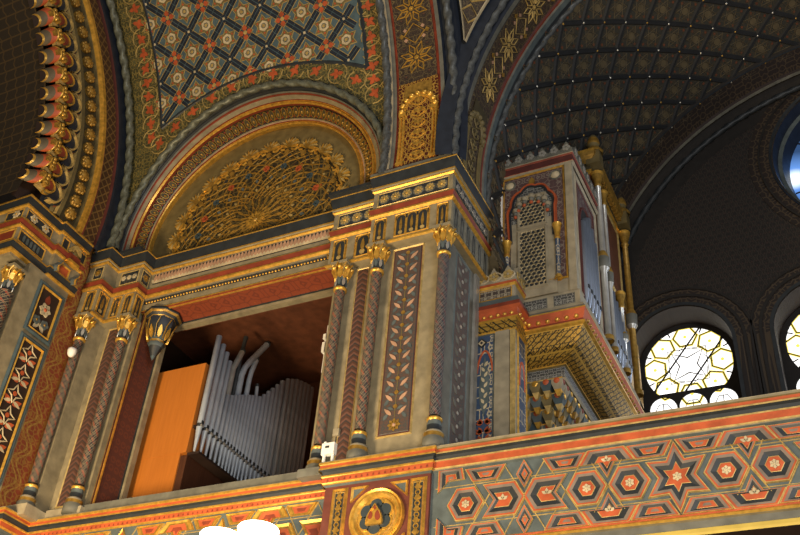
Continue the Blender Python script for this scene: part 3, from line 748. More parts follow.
for x0, x1 in ((-11.48, -11.0), (-7.05, -6.2)): mb.box((x0, 10.1, 12.36), (x1, 10.7, 12.42), 'black'); mb.box((x0+.05, 10.16, 12.42), (x1-.05, 10.7, 12.46), 'maroon')
mb.build('impost', t)
# tympanum field
t = thing('tympanum', 'golden semicircular panel of radiating arabesque tracery above the organ pipes', 'tympanum', (-9, 10.7, 12.4))
mb = MB(); TY = 10.72; G = front(TY)
mb.face([G(CX_+2.35*cos(x), CZ_+2.35*sin(x)) for x in [rad(-16)+rad(212)*i/60 for i in range(61)]], 'olive')
mb.build('ground', t)
TCX, TCZ = -8.98, 12.90
def TP(u, v, h=0.): return (TCX+v*cos(u), TY-.012-h, TCZ+v*sin(u))
mb = MB(); rim_ = [(TCX+1.80*cos(x), TCZ+1.80*sin(x)) for x in [rad(-16)+rad(212)*i/60 for i in range(61)]]; mb.face([G(*p, .01) for p in rim_], 'tympground', rim_)
def tl(f, n=22, m='oldgold', w=.03, h=.022):
    mb.line(lambda x, z, hh=0.: (x, TY-.012-hh, z), f, w, h, m)
NP = 20
for k in range(NP):
    a0 = 2*pi*k/NP
    if not -.35 < ((a0+pi/2) % (2*pi))-pi/2 < pi+.35 : pass
    for sg in (-1, 1):
        L = []
        for i in range(25):
            r = .16+1.50*i/24; a = a0+sg*(.02+.30*sin(pi*(r-.16)/.62)+ .03)
            L.append((TCX+r*cos(a), TCZ+r*sin(a)))
        L = [p for p in L if p[1] > 12.34]
        if len(L) > 2: tl(L, w=.023, h=.02)
        L = []
        for i in range(17):
            r = .55+1.1*i/16; a = a0+pi/NP+sg*.20*sin(2*pi*(r-.55)/1.1)
            L.append((TCX+r*cos(a), TCZ+r*sin(a)))
        L = [p for p in L if p[1] > 12.34]
        if len(L) > 2: tl(L, m='oldgold', w=.02, h=.014)
    for r, m, l, w in ((1.30, 'orange' if k % 2 else 'blue', .20, .07), (1.02, 'slate', .10, .03), (.78, 'palegold', .08, .025), (.50, 'gold', .08, .022), (1.58, 'black', .12, .05), (1.5, 'palegold', .07, .03)):
        a = a0+(pi/NP if m in ('slate', 'palegold') else 0); x, z = TCX+r*cos(a), TCZ+r*sin(a)
        if z > 12.42: mb.plate(lambda x, z, hh=0.: (x, TY-.012-hh, z), petal(x, z, a, -l*.5, l*.5, w), .014, m)
mb.build('tracery', t)
mb = MB(); flower(mb, lambda x, z, h=0.: (x, TY-.014-h, z), TCX, TCZ, .20, 12, 'gold', 'oldgold', .03); mb.build('centre_rosette', t)
# shells round the rim
for k in range(15):
    a = rad(-14+208*k/14); mb = MB(); x, z = TCX+1.80*cos(a), TCZ+1.80*sin(a)
    if z < 12.40: continue
    mp = lambda p, q, h=0.: (x+p*-sin(a)+q*cos(a), TY-.014-h, z+p*cos(a)+q*sin(a))
    for j in range(9):
        b_ = pi*(j+.5)/9; mb.plate(mp, petal(0, -.05, b_, .03, .23, .024), .045, 'palegold' if j % 2 else 'gold')
    mb.plate(mp, [(-.07, -.05), (.07, -.05), (.03, .03), (-.03, .03)], .05, 'oldgold')
    for sg in (-1, 1): mb.line(mp, [(sg*.17, .0), (sg*.21, -.06), (sg*.16, -.12), (sg*.08, -.10)], .035, .03, 'gold')
    mb.plate(mp, petal(0, -.10, -pi/2, 0, .16, .05), .03, 'oldgold')
    mb.build('shell', t)

# ------------------------------------------------------------------ transverse arch (soffit strip above the broad pilaster)
RT = 6.42
def TS(u, s, h=0.): return (u, YC+(RT-h)*cos(s/RT), ZC+(RT-h)*sin(s/RT))
t = thing('trim_5', 'tall arch strip with gold star tracery rising from the broad pilaster', 'arch', (-5.45, 9.8, 12.6), kind='structure')
pf = [(-6.10, -.10), (-6.08, .0), (-5.95, .0), (-5.94, .03), (-5.90, .03), (-5.88, .0), (-5.84, .0), (-5.83, -.03), (-5.80, -.03), (-5.79, .0), (-5.07, .0), (-5.06, -.02), (-5.02, -.02), (-5.0, .04), (-4.93, .04), (-4.90, -.02), (-4.86, -.02), (-4.66, -.02), (-4.60, -.15)]
mt = ['black', 'black', 'grey', 'stone', 'grey', 'grey', 'red', 'red', 'grey', 'maroon', 'red', 'red', 'grey', 'grey', 'nightblue', 'nightblue', 'nightblue', 'nightblue']
mt[9] = 'tracery'
mb = MB(); n = 60; S0, S1 = -.50, 6.8
mb.grid([[TS(u, S0+(S1-S0)*i/n, h) for u, h in pf] for i in range(n+1)], lambda i, j: mt[j], UV=lambda i, j: (pf[j][0]+5.43, S0+(S1-S0)*i/n), smooth=False); mb.build('soffit', t)
for u, m in ((-6.00, 'ropegrey'), (-4.76, 'ropegrey')):
    mb = MB(); L = [S0+(S1-S0)*i/320 for i in range(321)]
    mb.rope([TS(u, s, .04) for s in L], [(1, 0, 0)]*321, .066, m, 2, .30, 12); mb.build('rope_moulding', t)
def star_chain(mb, mp, cu, s0, s1, hw, m1='gold', step=.98, w=.032, h=.02):
    """interlaced eight-petalled stars linked by squares"""
    s = s0
    while s < s1:
        for k in range(8):
            a = 2*pi*k/8+pi/8; r = hw*.92
            c = lambda rr, aa: (cu+rr*cos(aa), s+rr*sin(aa))
            mb.line(mp, [c(.07, a), c(r*.60, a-.30), c(r, a), c(r*.60, a+.30), c(.07, a)], w*.75, h*.8, m1)
        flower(mb, mp, cu, s, .05, 8, m1, 'gold', .012)
        q = s+step/2; e = step/2-hw*.86; e = max(e, .11)
        mb.line(mp, ngon(4, e, pi/2, (cu, q)), w*.62, h*.7, m1, True)
        for sg in (-1, 1):
            mb.plate(mp, ngon(4, .05, 0, (cu+sg*hw*.72, q)), .01, 'oldgold'); mb.plate(mp, ngon(4, .04, 0, (cu+sg*hw*.5, q+.1)), .01, 'pink'); mb.plate(mp, ngon(4, .04, 0, (cu+sg*hw*.5, q-.1)), .01, 'pink')
        s += step
mb = MB(); star_chain(mb, TS, -5.43, 1.93, 6.6, .34); mb.build('star_tracery', t)
def gilt_niche(mb, mp, cu, s0, s1, hw, g='gold', g2='oldgold'):
    """arched gilt panel between slim columns"""
    for sg in (-1, 1):
        for d in (.0, .06): mb.line(mp, [(cu+sg*(hw-.03-d), s0+.02+(s1-s0)*.6*q/8) for q in range(9)], .05, .03, g)
        mb.plate(mp, [(cu+sg*(hw-.13), s0+(s1-s0)*.62), (cu+sg*hw, s0+(s1-s0)*.62), (cu+sg*hw, s0+(s1-s0)*.67), (cu+sg*(hw-.13), s0+(s1-s0)*.67)], .035, g)
        mb.plate(mp, [(cu+sg*(hw-.13), s0), (cu+sg*hw, s0), (cu+sg*hw, s0+.05), (cu+sg*(hw-.13), s0+.05)], .035, g)
    c = s0+(s1-s0)*.68
    arc = [(cu+hw*.72*cos(pi*i/16), c+hw*.72*sin(pi*i/16)) for i in range(17)]; mb.line(mp, arc, .06, .035, g)
    for i in range(16):
        a, b = arc[i], arc[i+1]; mb.plate(mp, [a, (a[0]*1.0, s1-.03), (b[0], s1-.03), b], .006, g2)
    for i in range(9): mb.sphere(mp, cu+hw*.86*cos(pi*i/8), c+hw*.86*sin(pi*i/8), .01, .06, g, 6, 3)
    for k in range(6):
        z = s0+.14+k*(s1-s0)/7.2; r = hw*.36
        for sg in (-1, 1):
            mb.line(mp, [(cu+sg*r*sin(pi*i/8), z-.10+.2*i/8) for i in range(9)], .03, .02, g)
            leaf(mb, mp, cu, z, pi/2-sg*.9, r*.95, .03, g2, .02)
        mb.plate(mp, petal(cu, z-.05, pi/2, 0, .12, .03), .02, g)
mb = MB(); mb.patch(TS, -5.80, -.40, -5.06, 1.45, .004, 'niche_gold'); gilt_niche(mb, TS, -5.43, -.34, 1.42, .36, 'gold', 'oldgold'); mb.build('gilt_niche', t)
mb = MB(); mb.box((-6.2, 9.98, 12.36), (-4.72, 10.5, 12.44), 'grey'); mb.box((-6.17, 10.02, 12.44), (-4.75, 10.5, 12.50), 'maroon'); mb.build('impost', t)

# ------------------------------------------------------------------ choir arch (right)
RA = 6.49; CZ2 = 12.72
def CA(s, y, h=0.):   # s along the arch from the springing, y depth
    a = pi - s/RA; return (XC+(RA-h)*cos(a), y, CZ2+(RA-h)*sin(a))
CM = lambda u, s, h=0.: CA(s, u, h)
t = thing('trim_6', 'wide dark arch with dull gold star tracery in front of the choir vault', 'arch', (-4.5, 10.8, 12.6), kind='structure')
pf = [(9.85, -.25), (9.92, -.06), (9.94, .0), (10.16, .0), (10.20, .03), (10.30, .03), (10.33, -.01), (10.36, -.01), (11.08, -.01), (11.10, .02), (11.14, .02), (11.16, .05), (11.28, .05), (11.30, .0), (11.56, .0), (11.6, -.6)]
mt = ['nightblue', 'nightblue', 'nightblue', 'nightblue', 'grey', 'black', 'black', 'tracery', 'maroon', 'red', 'grey', 'slate', 'black', 'black', 'black']
mb = MB(); n = 90; S0, S1 = -.36, 12.5
mb.grid([[CA(S0+(S1-S0)*i/n, y, h) for y, h in pf] for i in range(n+1)], lambda i, j: mt[j], UV=lambda i, j: (pf[j][0]-10.72, S0+(S1-S0)*i/n), smooth=False); mb.build('soffit', t)
L = [S0+(S1-S0)*i/480 for i in range(481)]
for y, rr, h in ((10.02, .066, .01), (11.46, .056, .0)):
    mb = MB(); mb.rope([CA(s, y, h) for s in L], [(0, 1, 0)]*481, rr, 'ropegrey', 2, .30, 10); mb.build('rope_moulding', t)
mb = MB(); star_chain(mb, CM, 10.72, 1.95, 9.5, .34, 'palegold'); mb.build('star_tracery', t)
mb = MB(); gilt_niche(mb, CM, 10.72, -.32, 1.45, .34, 'olive', 'darkolive'); mb.build('niche_panel', t)

# pendentive between the two arches
t = thing('pendentive', 'slim triangular panel of gold tracery between the two rising arches', 'pendentive', (-4.3, 9.5, 14))
def PD(w, s, h=0.):
    A = Vector((-4.66, YC+RT*cos(s/RT), ZC+RT*sin(s/RT))); B = Vector((XC-RA*cos(s/RA), 9.93, CZ2+RA*sin(s/RA)))
    return A+(B-A)*w + Vector((0, -h, -h*.3))
mb = MB(); mb.grid([[PD(j/10, 1.0+5.4*i/40, -.10) for j in range(11)] for i in range(41)], 'nightblue'); mb.build('ground', t)
mb = MB(); s0 = 1.75; L0 = []; P = []
def wlim(s): # inset from the arches by about .17 m on both sides
    wd = (Vector(PD(1, s))-Vector(PD(0, s))).length; return .17/max(wd, .01)
ss = [1.62+4.6*i/30 for i in range(31)]; ss = [s for s in ss if wlim(s) < .5]
mb.grid([[PD(wlim(s)+(1-2*wlim(s))*j/6, s, .0) for j in range(7)] for s in ss], 'tracery', UV=lambda i, j: (j*.12, ss[i])); mb.build('tracery_panel', t)
mb = MB()
mb.line(PD, [(wlim(s), s) for s in ss], .03, .05, 'pale'); mb.line(PD, [(1-wlim(s), s) for s in ss], .03, .05, 'pale')
for k in range(4, len(ss)-1, 3):
    s = ss[k]; a, b = wlim(s), 1-wlim(s)
    mb.line(PD, [(a, s), ((a+b)/2, s+.2), (b, s)], .02, .03, 'palegold'); mb.line(PD, [(a, s), ((a+b)/2, s-.2), (b, s)], .02, .03, 'palegold')
mb.build('border', t)

# ------------------------------------------------------------------ choir vault
YB = 16.0
def CV(s, y, h=0.):
    k = (y-11.5)/(YB-11.5); r = 6.46+(5.86-6.46)*k; cz = 12.72+(12.32-12.72)*k
    a = pi - s/6.2; return (XC+(r-h)*cos(a), y, cz+(r-h)*sin(a))
t = thing('ceiling', 'dark coffered choir vault netted with small gold stars', 'vault', (0, 13, 17), kind='structure')
mb = MB(); S0, S1 = -2.0, 15
mb.grid([[CV(S0+(S1-S0)*i/80, 11.5+(YB+.2-11.5)*j/14) for j in range(15)] for i in range(81)], 'vault_net', UV=lambda i, j: (S0+(S1-S0)*i/80, (YB-11.5)*j/14)); mb.build('vault_ground', t)
mb = MB(); ds, dy = .415, .33; VM = lambda u, v, h=0.: CV(u, v, h)
for m in range(-3, 32):
    for n in range(0, 12):
        s, y = m*ds, 11.52+n*dy
        if (m+n) % 2 == 0:
            for q in (1, -1):
                if y+dy <= 15.2: mb.line(VM, [(s, y), (s+q*ds*.5, y+dy*.5), (s+q*ds, y+dy)], .10, .03, 'vaultbar')
            mb.sphere(VM, s, y, .02, .027, 'silver' if (m*7+n*3) % 4 == 0 else 'oldgold', 6, 2)
        else:
            mb.line(VM, star(6, .20, .11, pi/2, (s, y)), .018, .012, 'vaultline', True)
            mb.plate(VM, ngon(8, .075, c=(s, y)), .010, 'vaultstar')
            mb.line(VM, ngon(8, .10, pi/8, (s, y)), .016, .012, 'vaultline', True)
            for k in range(4): mb.plate(VM, ngon(5, .028, 0, (s+.25*cos(k*pi/2), y+.19*sin(k*pi/2))), .01, 'brown')
mb.build('star_coffers', t)
t = thing('trim_7', 'dark painted arch band where choir vault meets window wall', 'arch', (-3, 15.6, 14), kind='structure')
pf = [(15.05, .02), (15.10, .04), (15.14, .04), (15.15, .01), (15.62, .01), (15.64, .06), (15.70, .07), (15.72, .02), (15.78, .02), (15.80, .10), (15.90, .14), (15.95, .14), (15.98, .22), (15.99, .5)]
mt = ['umber', 'black', 'umber', 'trimred_night', 'darkbrown', 'grey', 'umber', 'umber', 'umber', 'umber', 'umber', 'umber', 'umber']
mb = MB(); mb.grid([[CV(S0+(S1-S0)*i/90, y, h) for y, h in pf] for i in range(91)], lambda i, j: mt[j], UV=lambda i, j: (S0+(S1-S0)*i/90, pf[j][0]), smooth=False); mb.build('arch_band', t)
mb = MB(); L = [S0+(S1-S0)*i/300 for i in range(301)]; mb.rope([CV(s, 15.90, .20) for s in L], [(0, 1, 0)]*301, .06, 'black', 3, .3, 8); mb.build('rope_moulding', t)
# small dark arch on the choir side wall
mb = MB()
for rr, m, w in ((1.32, 'umber', .08), (1.16, 'black', .06)):
    mb.tube([(-4.80, 12.35+rr*cos(x), 13.75+rr*sin(x)) for x in [rad(18)+rad(144)*i/40 for i in range(41)]], w, m)
mb.face([(-4.84, 12.35+1.2*cos(x), 13.75+1.2*sin(x)) for x in [rad(18)+rad(144)*i/40 for i in range(41)]], 'umber')
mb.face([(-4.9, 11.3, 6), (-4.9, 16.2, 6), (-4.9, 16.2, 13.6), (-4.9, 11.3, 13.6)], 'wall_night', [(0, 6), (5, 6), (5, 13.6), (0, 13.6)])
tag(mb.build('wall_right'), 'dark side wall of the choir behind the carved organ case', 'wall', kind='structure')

# back wall with window niches
W1 = (-2.60, 11.98); W2 = (.06, 11.98); OC = (1.75, 15.95)
def horseshoe(cx, cz, r, a0, zb, n=32):
    L = [(cx+r*cos(x), cz+r*sin(x)) for x in [rad(-a0)+(pi+2*rad(a0))*i/n for i in range(n+1)]]
    return L + [(L[-1][0], zb), (L[0][0], zb)]
def tess(mb, loops, mp, mat):
    pl = [[Vector((u, v, 0)) for u, v in L] for L in loops]; flat = [p for L in pl for p in L]
    for tri in tessellate_polygon(pl): mb.face([mp(flat[i].x, flat[i].y) for i in tri], mat, [(flat[i].x, flat[i].y) for i in tri])
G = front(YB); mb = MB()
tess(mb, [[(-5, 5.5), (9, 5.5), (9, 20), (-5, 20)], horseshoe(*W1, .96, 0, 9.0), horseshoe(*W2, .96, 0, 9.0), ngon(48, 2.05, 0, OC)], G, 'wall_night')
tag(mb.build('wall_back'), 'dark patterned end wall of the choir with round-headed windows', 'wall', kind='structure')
GY = YB+.62; GG = front(GY)
def window(name, label, cx, cz):
    t = thing(name, label, 'window', (cx, YB+.3, 9.2), kind='structure')
    mb = MB()
    for r0, r1, h, m in ((.96, 1.03, .05, 'black'), (1.03, 1.16, .03, 'trimred_night'), (1.16, 1.22, .06, 'umber'), (1.22, 1.34, .02, 'trimred_night'), (1.34, 1.38, .05, 'umber')):
        A, B = horseshoe(cx, cz, r0, 0, 9.0), horseshoe(cx, cz, r1, 0, 9.0); A = A[-1:]+A[:-1]; B = B[-1:]+B[:-1]
        for i in range(len(A)-1): mb.face([G(*A[i], h), G(*A[i+1], h), G(*B[i+1], h), G(*B[i], h)], m, [(i*.1, 0), (i*.1+.1, 0), (i*.1+.1, r1-r0), (i*.1, r1-r0)])
    mb.build('surround', t)
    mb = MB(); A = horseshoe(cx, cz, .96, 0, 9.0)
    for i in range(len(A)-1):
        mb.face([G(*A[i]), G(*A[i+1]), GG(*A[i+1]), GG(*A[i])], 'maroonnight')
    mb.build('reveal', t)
    gl = horseshoe(cx, cz+.02, .86, 40, cz-.56)
    lob = []
    mb = MB()
    low = []
    for k in (-1, 0, 1):
        low.append(horseshoe(cx+k*.56, cz-.875, .27, 0, 9.1, 16))
    tess(mb, [[(cx-1.1, 9.0), (cx+1.1, 9.0), (cx+1.1, cz+1.1), (cx-1.1, cz+1.1)], gl] + low, GG, 'umber'); mb.build('frame', t)
    mb = MB(); K = front(GY+.03); mb.face([K(*p) for p in gl], 'glass'); pane = mb.build('pane', t)
    for L in low:
        mb = MB(); mb.face([K(*p) for p in L], 'glass'); mb.build('lower_pane', t)
    # leading
    mb = MB(); D = front(GY+.025); c = (cx, cz+.02)
    P = lambda r, a: (c[0]+r*cos(a), c[1]+r*sin(a))
    mb.line(D, star(4, .42, .17, pi/4, c), .030, .012, 'lead', True)
    a0 = 0
    sq = [P(.52, pi/4+k*pi/2) for k in range(4)]; mb.line(D, sq, .022, .01, 'lead', True)
    for k in range(8):
        a = 2*pi*k/8; q = c[0]+.645*cos(a), c[1]+.645*sin(a)
        hx = ngon(6, .235, a+pi/6, q); mb.line(D, hx, .066, .006, 'yellowglass', True); mb.line(D, hx, .034, .016, 'lead', True)
        mb.plate(D, ngon(8, .035, 0, q), .012, 'yellowglass')
        mb.line(D, [P(.74, a+pi/8), P(.86, a+pi/8)], .03, .012, 'lead'); mb.line(D, [P(.47, a), P(.36, a+.5)], .014, .01, 'lead')
    for sg in (-.26, .26):
        L = [(c[0]+t_*cos(rad(52))-sg*sin(rad(52)), c[1]+t_*sin(rad(52))+sg*cos(rad(52))) for t_ in (-.82, .82)]; mb.line(D, L, .036, .024, 'lead')
    for L in low:
        mb.line(D, L, .03, .02, 'lead', True); mb.line(D, [(sum(p[0] for p in L)/len(L), 9.1), (sum(p[0] for p in L)/len(L), cz-.75)], .018, .01, 'lead')
        for q in range(4): mb.line(D, ngon(6, .16, 0, ((L[0][0]+L[16][0])/2, cz-.9-q*.34)), .018, .01, 'lead', True)
    mb.line(D, gl, .04, .02, 'lead', True)
    mb.build('leading', pane)
window('window_1', 'round-topped leaded window above the gallery rail, nearest the organ case', *W1)
window('window_2', 'round-topped leaded window cut off by the right edge of the view', *W2)
t = thing('window_3', 'large round blue-lit window high at the right edge', 'window', (OC[0], YB+.3, OC[1]), kind='structure')
mb = MB(); n = 64
for r0, r1, h0, h1, m in ((2.05, 2.12, -.02, .05, 'black'), (2.12, 2.30, .03, .03, 'trimred_night'), (2.30, 2.34, .06, .06, 'umber'), (2.34, 2.52, .02, .02, 'trimred_night')):
    A, B = ngon(n, r0, 0, OC), ngon(n, r1, 0, OC)
    for i in range(n): mb.face([G(*A[i], h0), G(*A[(i+1) % n], h0), G(*B[(i+1) % n], h1), G(*B[i], h1)], m, [(i*.2, 0), (i*.2+.2, 0), (i*.2+.2, .18), (i*.2, .18)])
mb.build('surround', t)
mb = MB()
for q0, q1, r0, r1, m in ((0, .25, 2.05, 1.98, 'nightblue'), (.25, .28, 1.98, 1.90, 'slate'), (.28, .62, 1.90, 1.80, 'nightblue')):
    A, B = ngon(n, r0, 0, OC), ngon(n, r1, 0, OC)
    for i in range(n): mb.face([G(*A[i], -q0), G(*A[(i+1) % n], -q0), G(*B[(i+1) % n], -q1), G(*B[i], -q1)], m)
mb.build('reveal', t)
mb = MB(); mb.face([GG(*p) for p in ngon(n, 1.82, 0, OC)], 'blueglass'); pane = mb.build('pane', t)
mb = MB()
for k in range(8): mb.line(front(GY-.01), [OC, (OC[0]+1.8*cos(k*pi/4+.2), OC[1]+1.8*sin(k*pi/4+.2))], .035, .02, 'lead')
mb.line(front(GY-.01), ngon(32, 1.1, 0, OC), .035, .02, 'lead', True); mb.build('leading', pane)

# ------------------------------------------------------------------ organ bay interior
mb = MB()
mb.box((-12.2, 14.9, 6.8), (-6.2, 15.1, 12.4), 'brown'); mb.box((-12.2, 11.1, 12.05), (-6.2, 15, 12.25), 'brown'); mb.box((-12.2, 11.17, 6.8), (-12.0, 15, 12.2), 'darkbrown'); mb.box((-6.6, 11.1, 6.8), (-6.3, 15, 12.2), 'darkbrown')
mb.face([(-8.9, 14.88, 9.0), (-6.7, 14.88, 9.0), (-6.7, 14.88, 11.85), (-8.3, 14.88, 11.85), (-8.9, 14.88, 11.2)], 'brown')
mb.box((-12.2, 11.10, 11.12), (-6.6, 11.20, 12.3), 'brown'); mb.box((-11.0, 11.06, 7.0), (-10.86, 11.2, 11.3), 'brown')
tag(mb.build('wall_front'), 'dark red-brown chamber walls behind the organ pipes', 'wall', kind='structure')
mb = MB(); mb.box((-15, 10.30, 5.2), (-6.2, 15.2, 7.18), 'grey'); mb.box((-6.2, 10.28, 5.2), (6, 16.2, 7.0), 'darkbrown'); mb.box((-15, 9.75, 5.2), (-11.76, 10.3, 7.18), 'grey')
mb.box((-10.9, 10.34, 7.1), (-6.95, 11.25, 7.44), 'grey')
tag(mb.build('floor'), 'raised gallery floor behind the balustrade', 'floor', kind='structure')
mb = MB(); mb.box((-17.2, -6, 5), (-17, 16, 24), 'darkbrown')
tag(mb.build('wall_left'), 'dark wall deep inside the big scalloped arch', 'wall', kind='structure')
mb = MB(); mb.box((-17.2, -8, -.2), (10, 16, 0), 'darkbrown')
tag(mb.build('floor'), 'dark hall floor far below the gallery', 'floor', kind='structure')
mb = MB(); mb.box((-15.2, 10.4, 0), (8, 10.7, 5.2), 'brown')
tag(mb.build('wall_front'), 'plain brown wall under the gallery', 'wall', kind='structure')

t = thing('organ_box', 'big orange wooden organ case standing left of the silver pipes', 'organ case', (-10.4, 12, 7.2))
mb = MB(); mb.box((-11.6, 11.30, 8.66), (-9.90, 11.75, 10.38), 'wood'); mb.box((-11.6, 11.305, 7.19), (-10.02, 11.75, 8.66), 'wood'); o = mb.build('case', t); bv = o.modifiers.new('b', 'BEVEL'); bv.width = .015
mb = MB(); mb.box((-10.8, 11.76, 7.19), (-9.90, 14.6, 8.62), 'shadedwood'); mb.box((-10.02, 11.33, 7.19), (-9.885, 14.6, 8.62), 'shadedwood'); mb.box((-9.90, 11.33, 8.62), (-9.66, 14.6, 8.66), 'darkbrown'); mb.box((-9.90, 11.33, 9.12), (-9.80, 14.6, 9.17), 'darkbrown'); mb.build('pipe_rack', t)  # lower side and front strip: shade of the case painted in as darker wood
PIPES = [(.02, 10.91, .062), (.18, 10.83, .058), (.32, 10.75, .055), (.45, 10.64, .053), (.58, 10.02, .05), (.70, 10.07, .05), (.80, 10.13, .048), (.90, 10.19, .048), (.99, 10.24, .048), (1.09, 10.29, .048), (1.18, 10.345, .048), (1.28, 10.39, .05), (1.39, 10.44, .05), (1.50, 10.49, .052),
         (1.62, 10.60, .054), (1.74, 10.74, .056), (1.86, 10.87, .058), (1.985, 11.02, .06), (2.12, 11.185, .062), (2.29, 11.32, .066), (2.44, 11.40, .066), (2.59, 11.48, .066), (2.74, 11.53, .066), (2.88, 11.57, .064), (3.01, 11.60, .064), (3.15, 11.62, .064)]
ORD = ['first', 'second', 'third', 'fourth', 'fifth', 'sixth', 'seventh', 'eighth', 'ninth', 'tenth', 'eleventh', 'twelfth', 'thirteenth', 'fourteenth', 'fifteenth', 'sixteenth', 'seventeenth', 'eighteenth', 'nineteenth', 'twentieth', 'twenty-first', 'twenty-second', 'twenty-third', 'twenty-fourth', 'twenty-fifth', 'twenty-sixth']
for i, (s, zt, r) in enumerate(PIPES):
    x, y = -9.755+.0, 11.30+s
    if i < 4: lab = 'tall silver organ pipe, %s in the row from the orange wooden case' % ORD[i]
    elif i == len(PIPES)-1: lab = 'silver organ pipe at the far end of the row by the colonnette'
    else: lab = 'silver organ pipe, %s in the row counted from the orange wooden case' % ORD[i]
    r *= .86; t = thing('organ_pipe', lab, 'organ pipe', (x, y, 8.66), 'silver organ pipes in the front row')
    mb = MB(); mb.lathe([(r, 9.16), (r, zt), (r*.86, zt), (r*.86, zt-.12), (0, zt-.12)], ['steel', 'steel', 'darksteel', 'black'], 16, (x, y, 0)); mb.build('pipe_body', t)
    mb = MB(); mb.lathe([(.018, 8.66), (r*.95, 9.06), (r, 9.10)], 'steel', 14, (x, y, 0)); mb.build('pipe_foot', t)
    mb = MB(); mb.lathe([(r*.98, 9.10), (r*.99, 9.165)], 'darksteel', 14, (x, y, 0)); mb.box((x+r*.7, y-r*.6, 9.10), (x+r*1.15, y+r*.6, 9.14), 'silver'); mb.box((x+r*.75, y-r*.55, 9.16), (x+r*1.05, y+r*.55, 9.21), 'black'); mb.build('mouth', t)
def bent(label, pts, r, m='steel'):
    t = thing('mitred_pipe', label, 'organ pipe', pts[0], 'bent organ pipes behind the row')
    mb = MB(); mb.tube(pts, r, m, 12); mb.build('pipe_body', t)
    q = Vector(pts[-1]); d = (q-Vector(pts[-2])).normalized(); mb = MB(); mb.tube([q-d*.02, q+d*.035], r*1.12, 'darksteel', 12); mb.build('rim', t)
bent('tall bent silver pipe leaning right behind the row of pipes', [(-10.10, 12.55, 8.62), (-10.10, 12.57, 10.9), (-10.10, 12.62, 11.10), (-10.10, 12.72, 11.27), (-10.10, 13.17, 11.96)], .06)
bent('shorter bent silver pipe tucked beneath the tall bent one', [(-10.10, 12.82, 8.62), (-10.10, 12.82, 10.95), (-10.10, 12.84, 11.12), (-10.10, 12.93, 11.46)], .05)
bent('short pale pipe end tilted right next to the fourth tall pipe', [(-10.10, 12.28, 8.62), (-10.10, 12.29, 10.88), (-10.10, 12.46, 11.36)], .055, 'silver')
bent('thin dark upright pipe behind the bent silver pipes', [(-10.15, 12.50, 8.62), (-10.15, 12.50, 11.3), (-10.15, 12.54, 11.72)], .04, 'darksteel')
bent('short straight stub of pipe behind the lowest pipes of the row', [(-10.10, 13.12, 8.62), (-10.10, 13.12, 10.8), (-10.10, 13.10, 10.97)], .035)

# ------------------------------------------------------------------ right organ case
OY, OX0, OX1 = 10.65, -4.33, -3.03       # the case is drawn in its own frame, then set down at 1.12 of that size against the side wall
t = thing('carved_organ_case', 'tall carved organ case with honeycomb lattice rising over the gallery rail', 'organ case', (-3.6, 11.8, 7.2))
F = front(OY); S = right(OX1)
mb = MB(); mb.box((OX0, OY, 9.42), (OX1, 11.95, 12.30), 'stone'); mb.build('front_tower', t)
mb = MB(); mb.box((OX0, 11.95, 9.42), (OX1-.05, 13.75, 13.40), 'brown'); mb.build('rear_tower', t)
mb = MB(); base_p = [(OX0-.05, OY-.04), (OX1+.04, OY-.04), (OX1+.04, 13.8)]
mb.sweep(base_p, [(-.2, 9.75), (.0, 9.75), (.01, 9.72), (.01, 9.50), (.06, 9.47), (.08, 9.42), (.08, 9.40)], ['stone', 'stone', 'stone', 'grey', 'stone', 'grey'])
for u0, u1 in ((-4.0, -3.45), (-3.36, -3.05)): mb.frame(front(OY-.05), u0, 9.52, u1, 9.70, .015, .008, 'grey', 'grey_relief')
mb.build('base_moulding', t)
mb = MB(); mb.sweep(base_p, [(.09, 9.40), (.10, 9.38), (.10, 9.36), (.05, 9.22), (.05, 9.20), (.08, 9.17), (.08, 9.14), (.04, 9.12)], ['grey', 'gold', 'orange', 'red', 'orange', 'gold', 'gold'])
for k in range(11): mb.sphere(front(OY-.09), -4.38+k*.135, 9.255, .01, .035, 'gold', 8, 3)
for k in range(26): mb.sphere(right(OX1+.09), 10.72+k*.12, 9.255, .01, .033, 'oldgold', 8, 3)
mb.build('orange_dentils', t)
mb = MB(); mb.sweep(base_p, [(.04, 9.12), (-.02, 9.02), (-.10, 8.92), (-.22, 8.84), (-.34, 8.80)], ['cove_gold']*4, caps=False); mb.build('cove', t)
mb = MB(); mb.sweep(base_p, [(-.33, 8.82), (-.33, 8.78), (-.36, 8.77), (-.36, 8.60), (-.34, 8.59), (-.36, 8.55), (-.55, 8.5)], ['gold', 'olive', 'grey_relief', 'gold', 'stone', 'olive']); mb.build('lower_band', t)
mq = MB()   # stalactite cells under the overhang
def cell(mb, x, y, z, r, hgt, m1, m2):
    n = 4; prof = [(r*1.3, 0), (r*1.3, -hgt*.3), (r*.8, -hgt*.72), (r*.25, -hgt*1.15)]
    mb.lathe([(r*1.3, .02)] + prof, [m2, m1, m1, m2], n, (x, y, z), smooth=False, ph=pi/4)
    mb.sphere(lambda u, v, h=0.: (x+u, y-r*.90-h, z-hgt*.12+v), 0, 0, 0, r*.55, 'orange' if m1 != 'olive' else 'gold', 8, 3, .35)
    mb.sphere(lambda u, v, h=0.: (x+r*.90+h, y+u, z-hgt*.12+v), 0, 0, 0, r*.55, 'gold' if m1 != 'stone' else 'red', 8, 3, .35)
